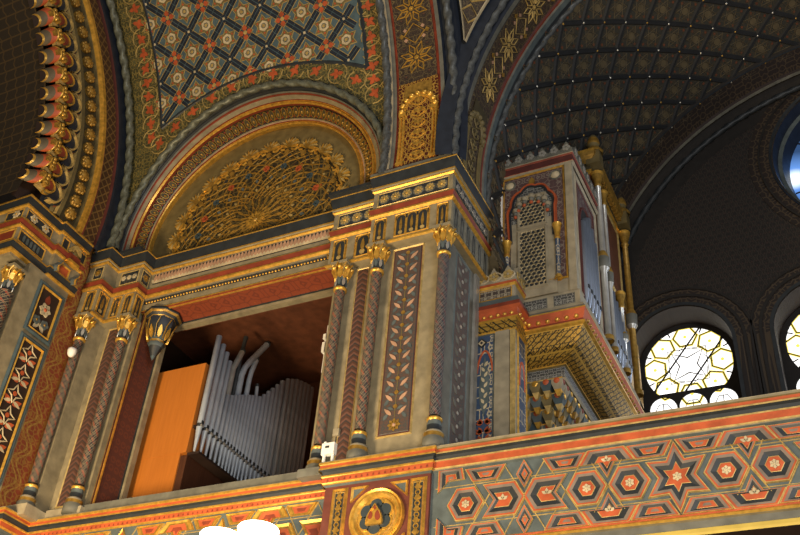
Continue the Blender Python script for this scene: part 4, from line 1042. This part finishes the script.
for row in range(8):
    inset = .40+row*.105; z = 8.56-row*.165; y0 = OY+inset-.06
    for k in range(7-row//2): cell(mq, OX1-inset-.02-k*.155+(.078 if row % 2 else 0), y0, z, .086, .20, ['stone', 'blue', 'olive', 'slate'][(k+row) % 4], 'palegold' if (k+row) % 3 else 'gold')
    for k in range(1, 17-row): cell(mq, OX1-inset-.02, y0+k*.165, z, .086, .20, ['blue', 'stone', 'slate', 'olive'][(k+row) % 4], 'oldgold')
mq.box((OX0, OY+.55, 7.1), (OX1-.75, 13.7, 8.6), 'blue'); mq.box((OX0+.1, OY+1.0, 7.0), (OX1-1.1, 13.5, 8.6), 'darkbrown')
mq.build('muqarnas_corbel', t)
# front face
mb = MB(); P = front(OY-.012); mb.frame(P, -4.14, 10.0, -3.14, 12.18, .03, .03, 'gold', 'panel_mauve', .0); mb.build('spandrel_panel', t)
mb = MB(); cx = -3.66
lob = []
for i in range(37):     # lobed arch
    a = pi*i/36; rr = .36+.030*abs(sin(a*4.5)); lob.append((cx+rr*cos(a), 11.40+rr*1.35*sin(a)))
PL = [(cx+.36, 10.85)] + lob + [(cx-.36, 10.85)]
mb.plate(P, PL, .02, 'grey_relief'); mb.line(P, PL, .05, .05, 'orange'); mb.line(P, [(cx+(x-cx)*.90, z-.03) for x, z in PL], .04, .045, 'black')
mb.plate(P, [(-4.0, 9.78), (-3.30, 9.78), (-3.30, 11.2), (-4.0, 11.2)], .022, 'stone')
for i in range(7):      # stalactite fringe inside the arch
    a = pi*(i+.5)/7; x, z = cx+.26*cos(a), 11.38+.30*sin(a)
    for q in range(3): mb.sphere(P, x*(1-.0)+0, z-.07*q, .03+.01*q, .055-.012*q, ['stone', 'grey', 'orange'][q], 8, 3)
    mb.plate(P, [(x-.06, z+.02), (x+.06, z+.02), (x+.02, z-.16), (x-.02, z-.16)], .035, 'grey')
for x in (-4.02, -3.28): mb.sphere(P, x, 12.02, .0, .075, 'pale', 12, 4, .6); mb.line(P, ngon(16, .085, 0, (x, 12.02)), .03, .02, 'grey', True)
mb.plate(P, petal(cx, 11.93, pi/2, 0, .16, .05), .02, 'oldgold')
mb.build('lobed_arch', t)
def honey(mb, u0, v0, u1, v1):
    r = .043; dx = r*sqrt(3); mb.plate(P, [(u0, v0), (u1, v0), (u1, v1), (u0, v1)], .026, 'black'); j = 0; v = v0+r
    while v < v1-r*.6:
        u = u0+dx/2+(dx/2 if j % 2 else 0)
        while u < u1-dx*.3:
            hx = ngon(6, r*1.02, pi/6, (u, v)); mb.line(lambda a, b, h=0.: P(a, b, h+.026), hx, .025, .008, 'palestone', True); u += dx
        v += r*1.5; j += 1
for v0, v1 in ((9.95, 11.0), (11.10, 11.66)):
    mb = MB(); honey(mb, -3.87, v0, -3.45, v1); mb.frame(lambda a, b, h=0.: P(a, b, h+.02), -3.90, v0-.04, -3.42, v1+.04, .05, .05, 'stone'); mb.build('honeycomb_lattice', t)
mb = MB()
for x, z0, z1 in ((-3.27, 9.98, 10.98), (-4.05, 10.0, 10.85)):
    mb = MB(); c = (x, OY-.06, 0); mb.lathe([(.055, z0), (.055, z0+.04), (.035, z0+.07), (.035, z1-.28), (.05, z1-.26), (.035, z1-.24), (.06, z1-.04), (.075, z1)], ['gold', 'gold', 'panel_bluered', 'gold', 'orange', 'gold', 'gold'], 14, c); mb.build('turned_column', t)
mb = MB(); mb.box((OX0-.02, OY-.05, 9.75), (-4.17, OY+.05, 12.2), 'stone'); mb.box((-4.165, OY-.06, 10.7), (-4.13, OY, 12.0), 'white'); mb.box((-3.12, OY-.05, 9.75), (OX1+.02, OY+.05, 12.2), 'stone'); mb.build('corner_posts', t)
cpath = [(OX0-.05, OY), (OX1, OY), (OX1, 11.95)]
mb = MB(); mb.sweep(cpath, [(.02, 12.18), (.05, 12.21), (.05, 12.22), (.03, 12.23), (.03, 12.36), (.05, 12.38), (.05, 12.40), (-.2, 12.40)], ['stone', 'orange', 'grey', 'maroon', 'red', 'stone', 'grey']); mb.build('cornice', t)
def crest(mb, mp, u0, u1, z, n, m='grey', hh=.2):
    w = (u1-u0)/n
    for k in range(n):
        c = u0+w*(k+.5)
        mb.plate(mp, [(c-w*.5, z), (c+w*.5, z), (c+w*.48, z+hh*.35), (c+w*.28, z+hh*.55), (c+w*.22, z+hh*.8), (c, z+hh*1.15), (c-w*.22, z+hh*.8), (c-w*.28, z+hh*.55), (c-w*.48, z+hh*.35)], .03, m, -.03)
        flower(mb, lambda a, b, h=0.: mp(a, b, h+.03), c, z+hh*.45, hh*.33, 5, 'silver' if m == 'grey' else 'palegold', m, .015)
mb = MB(); crest(mb, front(OY-.03), OX0-.02, OX1+.05, 12.40, 7); crest(mb, right(OX1+.03), OY, 11.9, 12.40, 6); mb.build('cresting', t)
# right side of the front tower: niche with pipes
mb = MB(); mb.frame(S, 10.74, 9.8, 11.86, 12.10, .06, .03, 'stone', 'panel_mauve', .004)
mb.frame(S, 10.84, 9.82, 11.7, 11.95, .02, .02, 'maroon')
L = [(11.28+.36*cos(pi*i/16), 11.2+.5*sin(pi*i/16)) for i in range(17)]; L = [(11.64, 9.8)] + L + [(10.92, 9.8)]
mb.plate(S, L, .008, 'umber'); mb.line(S, L, .05, .03, 'maroon'); mb.build('side_niche', t)
# second tower side: cornice, posts, finials
R = right(OX1-.05)
mb = MB(); mb.sweep([(OX0, 11.95), (OX1-.05, 11.95), (OX1-.05, 13.75), (OX0, 13.75)], [(.0, 13.12), (.04, 13.15), (.04, 13.20), (.01, 13.22), (.02, 13.36), (.12, 13.46), (.14, 13.52), (.14, 13.58), (-.2, 13.6)], ['gold', 'gold', 'oldgold', 'darkolive', 'oldgold', 'oldgold', 'gold', 'olive'])
for k in range(16): mb.box((OX1-.04, 12.02+k*.11, 13.36), (OX1+.05, 12.07+k*.11, 13.43), 'oldgold')
mb.build('rear_cornice', t)
def post(x, y, z0, z1, m='silver', r=.055):
    mb = MB(); c = (x, y, 0); q = z1-z0
    mb.lathe([(r*1.6, z0), (r*1.6, z0+.08), (r, z0+.12), (r, z0+q*.38), (r*1.7, z0+q*.40), (r*1.9, z0+q*.46), (r, z0+q*.50), (r*.9, z1-.30), (r*1.4, z1-.28), (r, z1-.24), (r*1.9, z1-.06), (r*2.1, z1)], ['oldgold', m, m, 'silver', 'grey', 'oldgold', m, 'oldgold', 'oldgold', 'oldgold', 'gold'], 12, c)
    mb.build('side_post', t)
post(-2.98, 12.02, 9.75, 13.14); post(-2.98, 12.35, 9.75, 13.0, 'silver', .04); post(-2.98, 13.70, 9.75, 13.14, 'oldgold'); post(-2.98, 13.0, 9.75, 11.3, 'silver', .045)
for y in (12.0, 13.72):
    mb = MB(); c = (-3.0, y, 0)
    mb.lathe([(.16, 13.58), (.17, 13.64), (.11, 13.68), (.08, 13.74), (.11, 13.80), (.11, 13.86), (.09, 13.95), (.06, 14.02), (.02, 14.06)], ['oldgold', 'olive', 'oldgold', 'olive', 'oldgold', 'oldgold', 'olive', 'olive'], 8, c); mb.box((-3.12, y-.12, 13.3), (-2.88, y+.12, 13.58), 'olive'); mb.build('finial', t)
mb = MB(); mb.frame(R, 12.2, 11.4, 13.6, 13.08, .05, .03, 'palegold', 'brown'); mb.frame(R, 12.2, 9.8, 13.6, 11.3, .05, .03, 'oldgold', 'umber'); mb.build('side_panels', t)
mb = MB(); mb.box((OX0, 13.75, 9.42), (OX1-.1, 14.6, 11.9), 'brown'); mb.box((OX1-.1, 13.8, 9.4), (OX1-.06, 14.55, 11.9), 'oldgold'); mb.build('tail_wing', t)
OB, ON, OK_ = Vector((-3.6, 11.8, 7.2)), Vector((-4.032, 13.216, 7.872)), 1.12
t.location = ON; t.scale = (OK_,)*3
def side_pipe(label, y, z0, z1, r, x=-3.0):
    t2 = thing('organ_pipe', label, 'organ pipe', (x, y, z0), 'bluish pipes on the side of the carved case')
    mb = MB(); mb.lathe([(.015, z0), (r, z0+.22), (r, z1), (r*.8, z1), (r*.8, z1-.06), (0, z1-.06)], ['bluesteel', 'bluesteel', 'bluesteel', 'darksteel', 'black'], 14, (x, y, 0)); mb.build('pipe_body', t2)
    mb = MB(); mb.box((x+r*.7, y-r*.5, z0+.24), (x+r*1.12, y+r*.5, z0+.30), 'black'); mb.build('mouth', t2)
    t2.location = ON + (Vector((x, y, z0))-OB)*OK_; t2.scale = (OK_,)*3
for i in range(5): side_pipe('bluish pipe in the front side niche of the carved case, %s from its corner' % ORD[i], 10.98+i*.145, 9.76, 11.25+[0, .15, .28, .18, 0][i], .056)
for i in range(6): side_pipe('bluish pipe in the rear side panel of the carved case, %s from the tall post' % ORD[i], 12.52+i*.155, 9.76, 10.75+[.25, .15, .05, -.05, -.12, -.2][i], .055)

# ------------------------------------------------------------------ side cabinet of the organ
t = thing('side_cabinet', 'blue painted cabinet with red cornice and pierced crest beside the broad pilaster', 'cabinet', (-4.2, 10.5, 7.1)); CT = t
CY, CX0, CX1 = 10.22, -4.42, -3.78
F = front(CY); S = right(CX1)
mb = MB(); mb.box((CX0, CY, 6.5), (CX1, 10.66, 9.3), 'stone'); mb.box((CX0, CY+.02, 9.3), (CX1-.02, 10.66, 9.95), 'stone'); mb.build('body', t)
mb = MB(); mb.frame(F, -4.41, 6.6, -4.08, 9.0, .02, .02, 'slate', 'panel_bluered', .004)
mb.plate(F, petal(-4.21, 7.75, pi/2, 0, .9, .075), .014, 'slate')
for k in range(4):
    for sg in (-1, 1):
        for q in range(3): leaf(mb, F, -4.21+sg*.02, 7.25+k*.13, pi/2-sg*(.5+.5*q), .12-.012*k, .025, 'orange', .016)
for k in range(9): leaf(mb, F, -4.21, 7.85+k*.08, pi/2+(.5 if k % 2 else -.5), .09, .02, 'pale', .018)
for sg in (-1, 1): mb.line(F, [(-4.21+sg*.11*cos(x)*(1-.2*i/8), 8.40+.34*sin(x)) for i, x in enumerate([pi/2*i/8 for i in range(9)])], .03, .018, 'orange')
mb.plate(F, ngon(4, .08, 0, (-4.26, 8.87)), .014, 'black'); mb.plate(F, ngon(4, .05, 0, (-4.26, 8.87)), .018, 'pale'); mb.plate(F, ngon(4, .025, 0, (-4.26, 8.87)), .02, 'black'); mb.build('painted_panel', t)
mb = MB(); mb.box((-4.06, CY-.03, 6.5), (-3.86, CY, 9.0), 'stone'); mb.box((-3.85, CY-.02, 6.5), (CX1, CY, 9.0), 'palegold'); mb.build('corner_post', t)
mb = MB(); mb.frame(S, 10.28, 7.15, 10.62, 9.0, .03, .02, 'gold', 'panel_bluered', .004); mb.line(S, [(10.45+.1*cos(pi*i/12), 8.2+.4*sin(pi*i/12)) for i in range(13)], .04, .014, 'orange'); mb.build('side_panel', t)
cp = [(CX0, CY), (CX1, CY), (CX1, 10.66)]
mb = MB(); mb.sweep(cp, [(.0, 9.0), (.02, 9.02), (.02, 9.18), (.05, 9.20), (.05, 9.23), (.03, 9.24), (.05, 9.33), (.09, 9.36), (.09, 9.42), (.07, 9.44), (.05, 9.52), (.02, 9.55), (-.01, 9.56)], ['gold', 'cove_gold', 'gold', 'orange', 'red', 'orange', 'orange', 'red', 'slate', 'slate', 'cream', 'stone'])
for k in range(6): mb.sphere(front(CY-.04), -4.32+k*.1, 9.25, .0, .03, 'gold', 8, 3)
for k in range(4): mb.sphere(right(CX1+.04), 10.26+k*.11, 9.25, .0, .032, 'gold', 8, 3)
mb.build('cornice', t)
mb = MB(); mb.frame(front(CY+.02), -4.33, 9.58, -3.84, 9.76, .015, .008, 'gold', 'leaf_strip'); mb.sweep([(CX0, CY+.02), (CX1-.02, CY+.02), (CX1-.02, 10.66)], [(0, 9.77), (.03, 9.80), (.03, 9.84), (-.1, 9.85)], ['gold', 'orange', 'stone']); mb.build('upper_band', t)
mb = MB(); crest(mb, front(CY+.02), CX0, CX1, 9.84, 3, 'stone', .24); crest(mb, right(CX1-.03), CY+.04, 10.6, 9.84, 2, 'stone', .26)
for k in range(3): mb.line(front(CY), [(-4.26+k*.19+.09*cos(x), 9.94+.07*sin(x)) for x in [2*pi*i/12 for i in range(12)]], .025, .02, 'pale', True)
mb.build('cresting', t)

CT.location = (-4.704, 11.76, 7.76); CT.scale = (OK_,)*3
# ------------------------------------------------------------------ balustrades
def toppath(): return
GP = [(-15.5, 9.70), (-11.72, 9.70), (-11.72, 10.24), (-6.27, 10.24), (-6.27, 9.93), (-4.78, 9.93), (-4.78, 9.97), (4.5, 9.97)]
RAILG = [(-.3, 7.285), (.08, 7.285), (.09, 7.27), (.09, 7.245), (.075, 7.235), (.075, 7.20), (.085, 7.19), (.085, 7.17), (.05, 7.15), (.04, 7.11), (.055, 7.10), (.055, 7.08), (.045, 7.07), (.045, 7.00), (.03, 6.985), (.03, 6.97), (.0, 6.95)]
RAILG = [(d, z-.04) for d, z in RAILG]; RAILL = [(d, z-.025) for d, z in RAILG]
RMg = ['grey', 'stone', 'gold', 'gold', 'orange', 'gold', 'gold', 'black', 'black', 'gold', 'gold', 'gold', 'orange', 'gold', 'gold', 'slate']
RMr = ['cream', 'pale', 'cream', 'olive', 'orange', 'orange', 'palegold', 'black', 'black', 'grey', 'palegold', 'orange', 'orange', 'palegold', 'cream', 'slate']
BOT = [(0, 6.02), (.03, 6.0), (.03, 5.98), (.05, 5.96), (.05, 5.93), (.02, 5.92), (.02, 5.84), (.06, 5.82), (.08, 5.77), (.08, 5.74), (-.3, 5.72)]
BM = ['gold', 'orange', 'gold', 'gold', 'cream', 'grey', 'yellow', 'yellow', 'yellow', 'darkbrown']

def lev(g=1.0, warm=False):
    A, O, P_, D = ('gold', 'orange', 'oldgold', 'orange') if warm else ('palegold', 'orange', 'rim', 'black')
    return A, O, P_, D
def motif(t, mp, name, poly, c, kind, warm, s=1.):
    pts = [(c[0]+x*s, c[1]+y*s) for x, y in poly]; A, O, P_, D = lev(1, warm); mb = MB()
    if warm: mb.rings(mp, pts, [(1.08, 0, 'gold'), (1.0, .03, 'gold'), (.80, .012, 'oldgold'), (.66, .012, 'orange'), (.36, .008, 'red')])
    elif kind == 'thin': mb.rings(mp, pts, [(1.20, 0, A), (1.17, .022, A), (1.12, .022, O), (.99, .02, P_), (.80, .018, D), (.50, .004, A), (.46, .005, O), (.22, .006, 'rim')])
    else: mb.rings(mp, pts, [(1.17, 0, A), (1.14, .025, A), (1.09, .025, O), (.98, .022, P_), (.80, .018, D), (.50, .004, A), (.46, .006, O), (.2, .006, O)])
    if not warm and kind in ('flower', 'spike'):
        if kind == 'flower': flower(mb, lambda u, v, h=0.: mp(u, v, h+.008), c[0], c[1], .055, 6, 'pale', 'pale', .006, pi/6)
        else:
            cx = sum(p[0] for p in pts)/len(pts); cy = sum(p[1] for p in pts)/len(pts)
            for k in range(3): leaf(mb, lambda u, v, h=0.: mp(u, v, h+.006), cx, cy, pi/2+(k-1)*1.1, .07, .02, 'pale')
    mb.build(name, t)
ARW = [(-.24, .185), (.12, .185), (.225, 0), (.12, -.185), (-.24, -.185), (-.12, 0)]
HEX = ngon(6, .207)
TRP = [(-.225, .075), (.225, .075), (.14, -.075), (-.14, -.075)]
TSP = [(-.19, .08), (.19, .08), (.285, -.075), (.085, -.075), (0, -.24), (-.085, -.075), (-.285, -.075)]
RHO = [(0, .155), (.085, 0), (0, -.155), (-.085, 0)]
STR = star(6, .37, .20)
STR = [(x*.9, y) for x, y in STR]
fx = lambda P: [(-x, y) for x, y in P]; fy = lambda P: [(x, -y) for x, y in P]
def panels(t, mp, x0, n0, n1, zc, warm=False, sp=.492, lo=True):
    """repeat of eight cells: star, hex, hex, arrow, arrow back, hex, hex"""
    seq = ['S', 'H', 'H', 'A', 'B', 'H', 'H']; pos = [0, 1.06, 2.06, 3.06, 4.06, 5.06, 6.06]; per = 7.12
    for k in range(n0, n1):
        r, q = divmod(k, 7); c = x0+(r*per+pos[q])*sp; w = seq[q]
        if w == 'H': motif(t, mp, 'hexagon_panel', HEX, (c, zc), 'flower', warm)
        if w == 'A': motif(t, mp, 'arrow_panel', ARW, (c, zc), 'spike', warm)
        if w == 'B': motif(t, mp, 'arrow_panel', fx(ARW), (c, zc), 'spike', warm)
        if w == 'S': motif(t, mp, 'star_panel', STR, (c, zc), 'flower', warm)
        U = zc+.355; D = zc-.355
        def both(P, x, k2, dz=0., nm='trapezoid_panel'):
            motif(t, mp, nm, P, (x, U+dz), k2, warm)
            if lo: motif(t, mp, nm, fy(P), (x, D-dz), k2, warm)
        if w == 'S': both(TRP, c-.275, 'thin'); both(TRP, c+.275, 'thin')
        if q in (1, 5): both(TSP, c+sp/2, 'spike', 0, 'spiked_panel')
        if q == 2: both(TRP, c+sp*.5, 'thin')
        if q == 3: both(RHO, c+sp/2, 'flower' if False else 'thin', -.07, 'diamond_panel')
        if q == 4: both(TRP, c+sp*.5, 'thin')
def gridlines(t, mp, x0, n0, n1, zc, xa, xb, m, sp=.492):
    mb = MB(); pos = [0, 1.06, 2.06, 3.06, 4.06, 5.06, 6.06]
    for k in range(n0, n1):
        r, q = divmod(k, 7); c = x0+(r*7.12+pos[q])*sp
        if q in (1, 5): tips = [c+sp/2]
        elif q in (3,): tips = [c+sp/2]
        elif q in (2, 4): tips = [c+sp/2]
        else: tips = []
        for x in tips:
            for sg in (-1, 1):
                mb.line(mp, [(x+sg*.26, zc+.45), (x-sg*.26, zc-.45)], .016, .010, m)
    for dz in (.245, -.245):
        mb.line(mp, [(xa, zc+dz), (xb, zc+dz)], .012, .006, m)
    mb.build('gold_lines', t)

t = thing('balustrade', 'right-hand gallery balustrade of blue and orange star panels', 'balustrade', (0, 10, 5.8))
mb = MB(); mb.sweep(GP, RAILG, RMr, 6, 7, caps=False); mb.build('top_rail', t)
mb = MB(); F = front(9.97); mb.face([F(-4.78, 6.0), F(4.5, 6.0), F(4.5, 6.96), F(-4.78, 6.96)], 'slate'); mb.box((-4.78, 9.98, 5.75), (4.5, 10.25, 7.2), 'slate'); mb.build('ground', t)
mb = MB(); mb.sweep(GP, BOT, BM, 6, 7, caps=False); mb.build('bottom_moulding', t)
X0S = -1.825
panels(t, F, X0S, -5, 6, 6.455); gridlines(t, F, X0S, -5, 6, 6.455, -4.72, 1.2, 'palegold')
motif(t, F, 'corner_panel', [(-.10, .16), (.17, .16), (.20, .02), (.02, .02), (-.10, -.10)], (-4.56, 6.76), 'thin', False)
motif(t, F, 'corner_panel', [(-.10, -.16), (.17, -.16), (.20, -.02), (.02, -.02), (-.10, .10)], (-4.56, 6.19), 'thin', False)

t = thing('balustrade', 'left gallery balustrade with gilded trapezoid panels below the organ pipes', 'balustrade', (-9, 10.3, 5.8))
mb = MB(); mb.sweep(GP, RAILL, RMg, 0, 4, caps=False); mb.build('top_rail', t)
mb = MB(); mb.sweep(GP, [(0, 6.96), (0, 6.0)], ['slate'], 0, 4, caps=False); mb.box((-11.7, 10.26, 5.75), (-6.28, 10.4, 7.2), 'slate'); mb.build('ground', t)
mb = MB(); mb.sweep(GP, BOT, BM, 0, 4, caps=False); mb.build('bottom_moulding', t)
mb = MB()
for i in range(2, 3):
    for k in range(65): mb.plate(front(10.195), [(-11.65+k*.083, 6.95), (-11.62+k*.083, 6.95), (-11.635+k*.083, 6.985)], .004, 'red')
mb.build('tooth_band', t)
F = front(10.24); panels(t, F, -8.05, -7, 4, 6.455, True); gridlines(t, F, -8.05, -7, 4, 6.455, -11.6, -6.42, 'palegold')

t = thing('gallery_pedestal', 'dark red projecting rail panel with large gold medallion', 'pedestal', (-5.58, 10, 5.8))
mb = MB(); mb.sweep(GP, RAILG, RMg, 4, 6, caps=False)
for k in range(18): mb.plate(front(9.885), [(-6.24+k*.083, 6.975), (-6.21+k*.083, 6.975), (-6.225+k*.083, 7.01)], .004, 'red')
mb.build('top_rail', t)
mb = MB(); mb.box((-6.27, 9.93, 5.75), (-4.78, 10.3, 7.06), 'redbrown'); mb.build('ground', t)
F = front(9.93)
for cx in (-6.04, -4.935):
    mb = MB(); mb.frame(F, cx-.115, 6.02, cx+.115, 6.875, .045, .035, 'gold', 'black', .0); mb.frame(F, cx-.075, 6.06, cx+.075, 6.82, .014, .02, 'palegold')
    for k in range(5):
        z = 6.12+k*.145; mb.plate(F, petal(cx, z, pi/2, 0, .11, .035), .016, 'oldgold'); mb.line(F, ngon(8, .032, 0, (cx, z+.12)), .016, .016, 'gold', True)
        for sg in (-1, 1): leaf(mb, F, cx, z+.02, pi/2-sg*1.0, .06, .014, 'gold', .012)
    mb.build('gilt_panel', t)
mc = (-5.475, 6.41)
mb = MB(); mb.rings(F, ngon(48, .375, 0, mc), [(1, 0, 'gold'), (.98, .05, 'gold'), (.90, .035, 'gold'), (.87, .06, 'gold'), (.80, .06, 'gold'), (.70, .02, 'oldgold'), (.66, .035, 'gold'), (.1, .035, 'gold')]); mb.build('medallion', t)
mb = MB()
for k in range(6):
    a = pi/2+k*pi/3; q = (mc[0]+.145*cos(a), mc[1]+.145*sin(a)); mb.plate(F, ngon(20, .105, 0, q), .045, 'gold', .03); mb.plate(F, ngon(20, .083, 0, q), .052, 'slateblue', .04)
mb.plate(F, ngon(12, .13, 0, mc), .053, 'slateblue')
mb.build('hexafoil', t)
mb = MB(); bell = [(x*.86, y*.9) for x, y in [(-.125, -.12), (.125, -.12), (.125, -.07), (.105, 0), (.07, .07), (.03, .12), (0, .17), (-.03, .12), (-.07, .07), (-.105, 0), (-.125, -.07)]]
mb.plate(F, [(mc[0]+x, mc[1]+y) for x, y in bell], .075, 'gold', .05)
for q, r in (((-.058, .01), .046), ((.048, .0), .058), ((.0, .11), .028)): mb.plate(F, [(mc[0]+q[0]+r*.7*cos(x), mc[1]+q[1]+r*1.15*sin(x)) for x in [2*pi*i/12 for i in range(12)]], .080, 'red', .07)
mb.line(F, [(mc[0]+x, mc[1]+y) for x, y in bell], .022, .09, 'gold', True); mb.build('gilt_bell', t)
mb = MB()
for sx in (-1, 1):
    for sz in (-1, 1):
        mb = MB(); c = (mc[0]+sx*.33, mc[1]+sz*.395); mb.rings(F, [(c[0]+sx*.06, c[1]+sz*.045), (c[0]-sx*.17, c[1]+sz*.045), (c[0]+sx*.06, c[1]-sz*.15)], [(1.1, 0, 'gold'), (1.0, .03, 'gold'), (.66, .005, 'slate')]); mb.build('corner_triangle', t)

# ------------------------------------------------------------------ small fittings
t = thing('dome_camera', 'small white dome camera fixed to the colonnette by the orange strip', 'camera', (-11.60, 9.90, 10.0))
mb = MB(); c = (-11.60, 9.86, 0); mb.lathe([(.0, 10.15), (.075, 10.145), (.078, 10.10), (.072, 10.07), (.055, 10.025), (.03, 10.0), (0, 9.995)], 'white', 18, c); mb.build('dome', t)
mb = MB(); mb.box((-11.67, 9.86, 10.09), (-11.60, 9.96, 10.13), 'white'); mb.build('bracket', t)
t = thing('emergency_light', 'white twin-lamp emergency light on the ledge by the organ pipes', 'emergency light', (-6.32, 9.97, 7.245))
mb = MB(); mb.box((-6.415, 9.94, 7.41), (-6.225, 10.02, 7.575), 'white'); o = mb.build('housing', t); bv = o.modifiers.new('b', 'BEVEL'); bv.width = .012
mb = MB(); mb.box((-6.36, 9.935, 7.50), (-6.30, 9.942, 7.53), 'black'); mb.box((-6.40, 9.96, 7.57), (-6.37, 10.0, 7.61), 'white'); mb.build('indicator', t)
for x in (-6.385, -6.255):
    mb = MB(); mb.lathe([(.022, 7.42), (.022, 7.30), (.028, 7.29), (.028, 7.245), (0, 7.245)], 'white', 12, (x, 9.98, 0)); mb.build('lamp_head', t)
t = thing('junction_box', 'small beige box on the narrow cream pilaster above the emergency light', 'junction box', (-6.47, 10.40, 7.95))
mb = MB(); mb.box((-6.545, 10.37, 7.93), (-6.45, 10.42, 8.04), 'stone'); o = mb.build('box', t); bv = o.modifiers.new('b', 'BEVEL'); bv.width = .012
mb = MB(); mb.tube([(-6.50, 10.40, 7.62), (-6.50, 10.405, 7.93)], .008, 'black', 6); mb.build('cable', t)
t = thing('white_conduit', 'short white conduit just behind the colonnette beside the organ pipes', 'conduit', (-7.10, 11.12, 9.85))
mb = MB(); mb.box((-7.42, 11.10, 9.95), (-7.37, 11.2, 10.14), 'white'); mb.box((-7.42, 11.10, 10.2), (-7.37, 11.2, 10.30), 'white'); mb.build('cover', t)
mb = MB(); mb.tube([(-7.395, 11.17, 9.6), (-7.395, 11.17, 10.5)], .012, 'white', 8); mb.build('tube', t)
for i, (x, z, lab) in enumerate(((-7.42, 5.84, 'white glowing lamp bowl further left below the gilded balustrade'), (-6.86, 5.86, 'white glowing lamp bowl next to the red medallion pedestal'))):
    t = thing('bowl_lamp', lab, 'lamp', (x, 9.45, 5.5), 'white lamp bowls below the gallery'); c = (x, 9.45, 0)
    mb = MB(); mb.lathe([(0, z+.40), (.12, z+.40), (.20, z+.395), (.245, z+.385), (.262, z+.36), (.25, z+.30), (.20, z+.21), (.12, z+.145), (.06, z+.12), (0, z+.115)], 'bowl', 28, c); mb.build('lamp_shade', t)
    mb = MB(); mb.lathe([(.0, z+.12), (.05, z+.12), (.06, z+.06), (.03, z+.03), (.02, z-.05), (0, z-.06)], 'gold', 14, c); mb.build('finial', t)
    mb = MB(); mb.tube([(x, 9.45, z-.02), (x, 9.6, z-.12), (x, 9.95, z-.12), (x, 10.20, z-.04)], .022, 'gold', 10); mb.lathe([(0, -.02), (.09, -.01), (.10, .02), (.05, .05), (0, .05)], 'gold', 14, (0, 0, 0), mp=lambda a, b, d: (x+a, 10.22-d, z-.04+b)); mb.build('arm', t)

# ------------------------------------------------------------------ light
w = bpy.data.worlds.new('world'); SC.world = w; w.use_nodes = True
bg = w.node_tree.nodes['Background']; bg.inputs[0].default_value = (1.0, .86, .68, 1); bg.inputs[1].default_value = .15
def area(name, loc, target, size, power, col):
    l = bpy.data.lights.new(name, 'AREA'); l.shape = 'DISK'; l.size = size; l.energy = power; l.color = col
    o = bpy.data.objects.new(name, l); COL.objects.link(o); o.location = loc
    o.rotation_euler = (Vector(target)-Vector(loc)).to_track_quat('-Z', 'Y').to_euler(); return o
area('chandelier_light', (-9.5, 4.0, 3.6), (-9.0, 10.4, 9.5), 2.2, 1020, (1, .74, .42))
area('hall_light', (-1.5, 3.5, 3.0), (-3.5, 10.5, 7.5), 2.6, 470, (1, .82, .58))
area('window_light', (7.0, -3.0, 10.0), (-5.5, 10.5, 9.5), 4.0, 900, (.92, .95, 1))
area('choir_daylight', (3.5, 14.8, 12.0), (-3.5, 12.8, 10.8), 1.2, 35, (.80, .88, 1)).data.spread = rad(70)
SC.view_settings.view_transform = 'Standard'; SC.view_settings.look = 'None'; SC.view_settings.exposure = 0.12
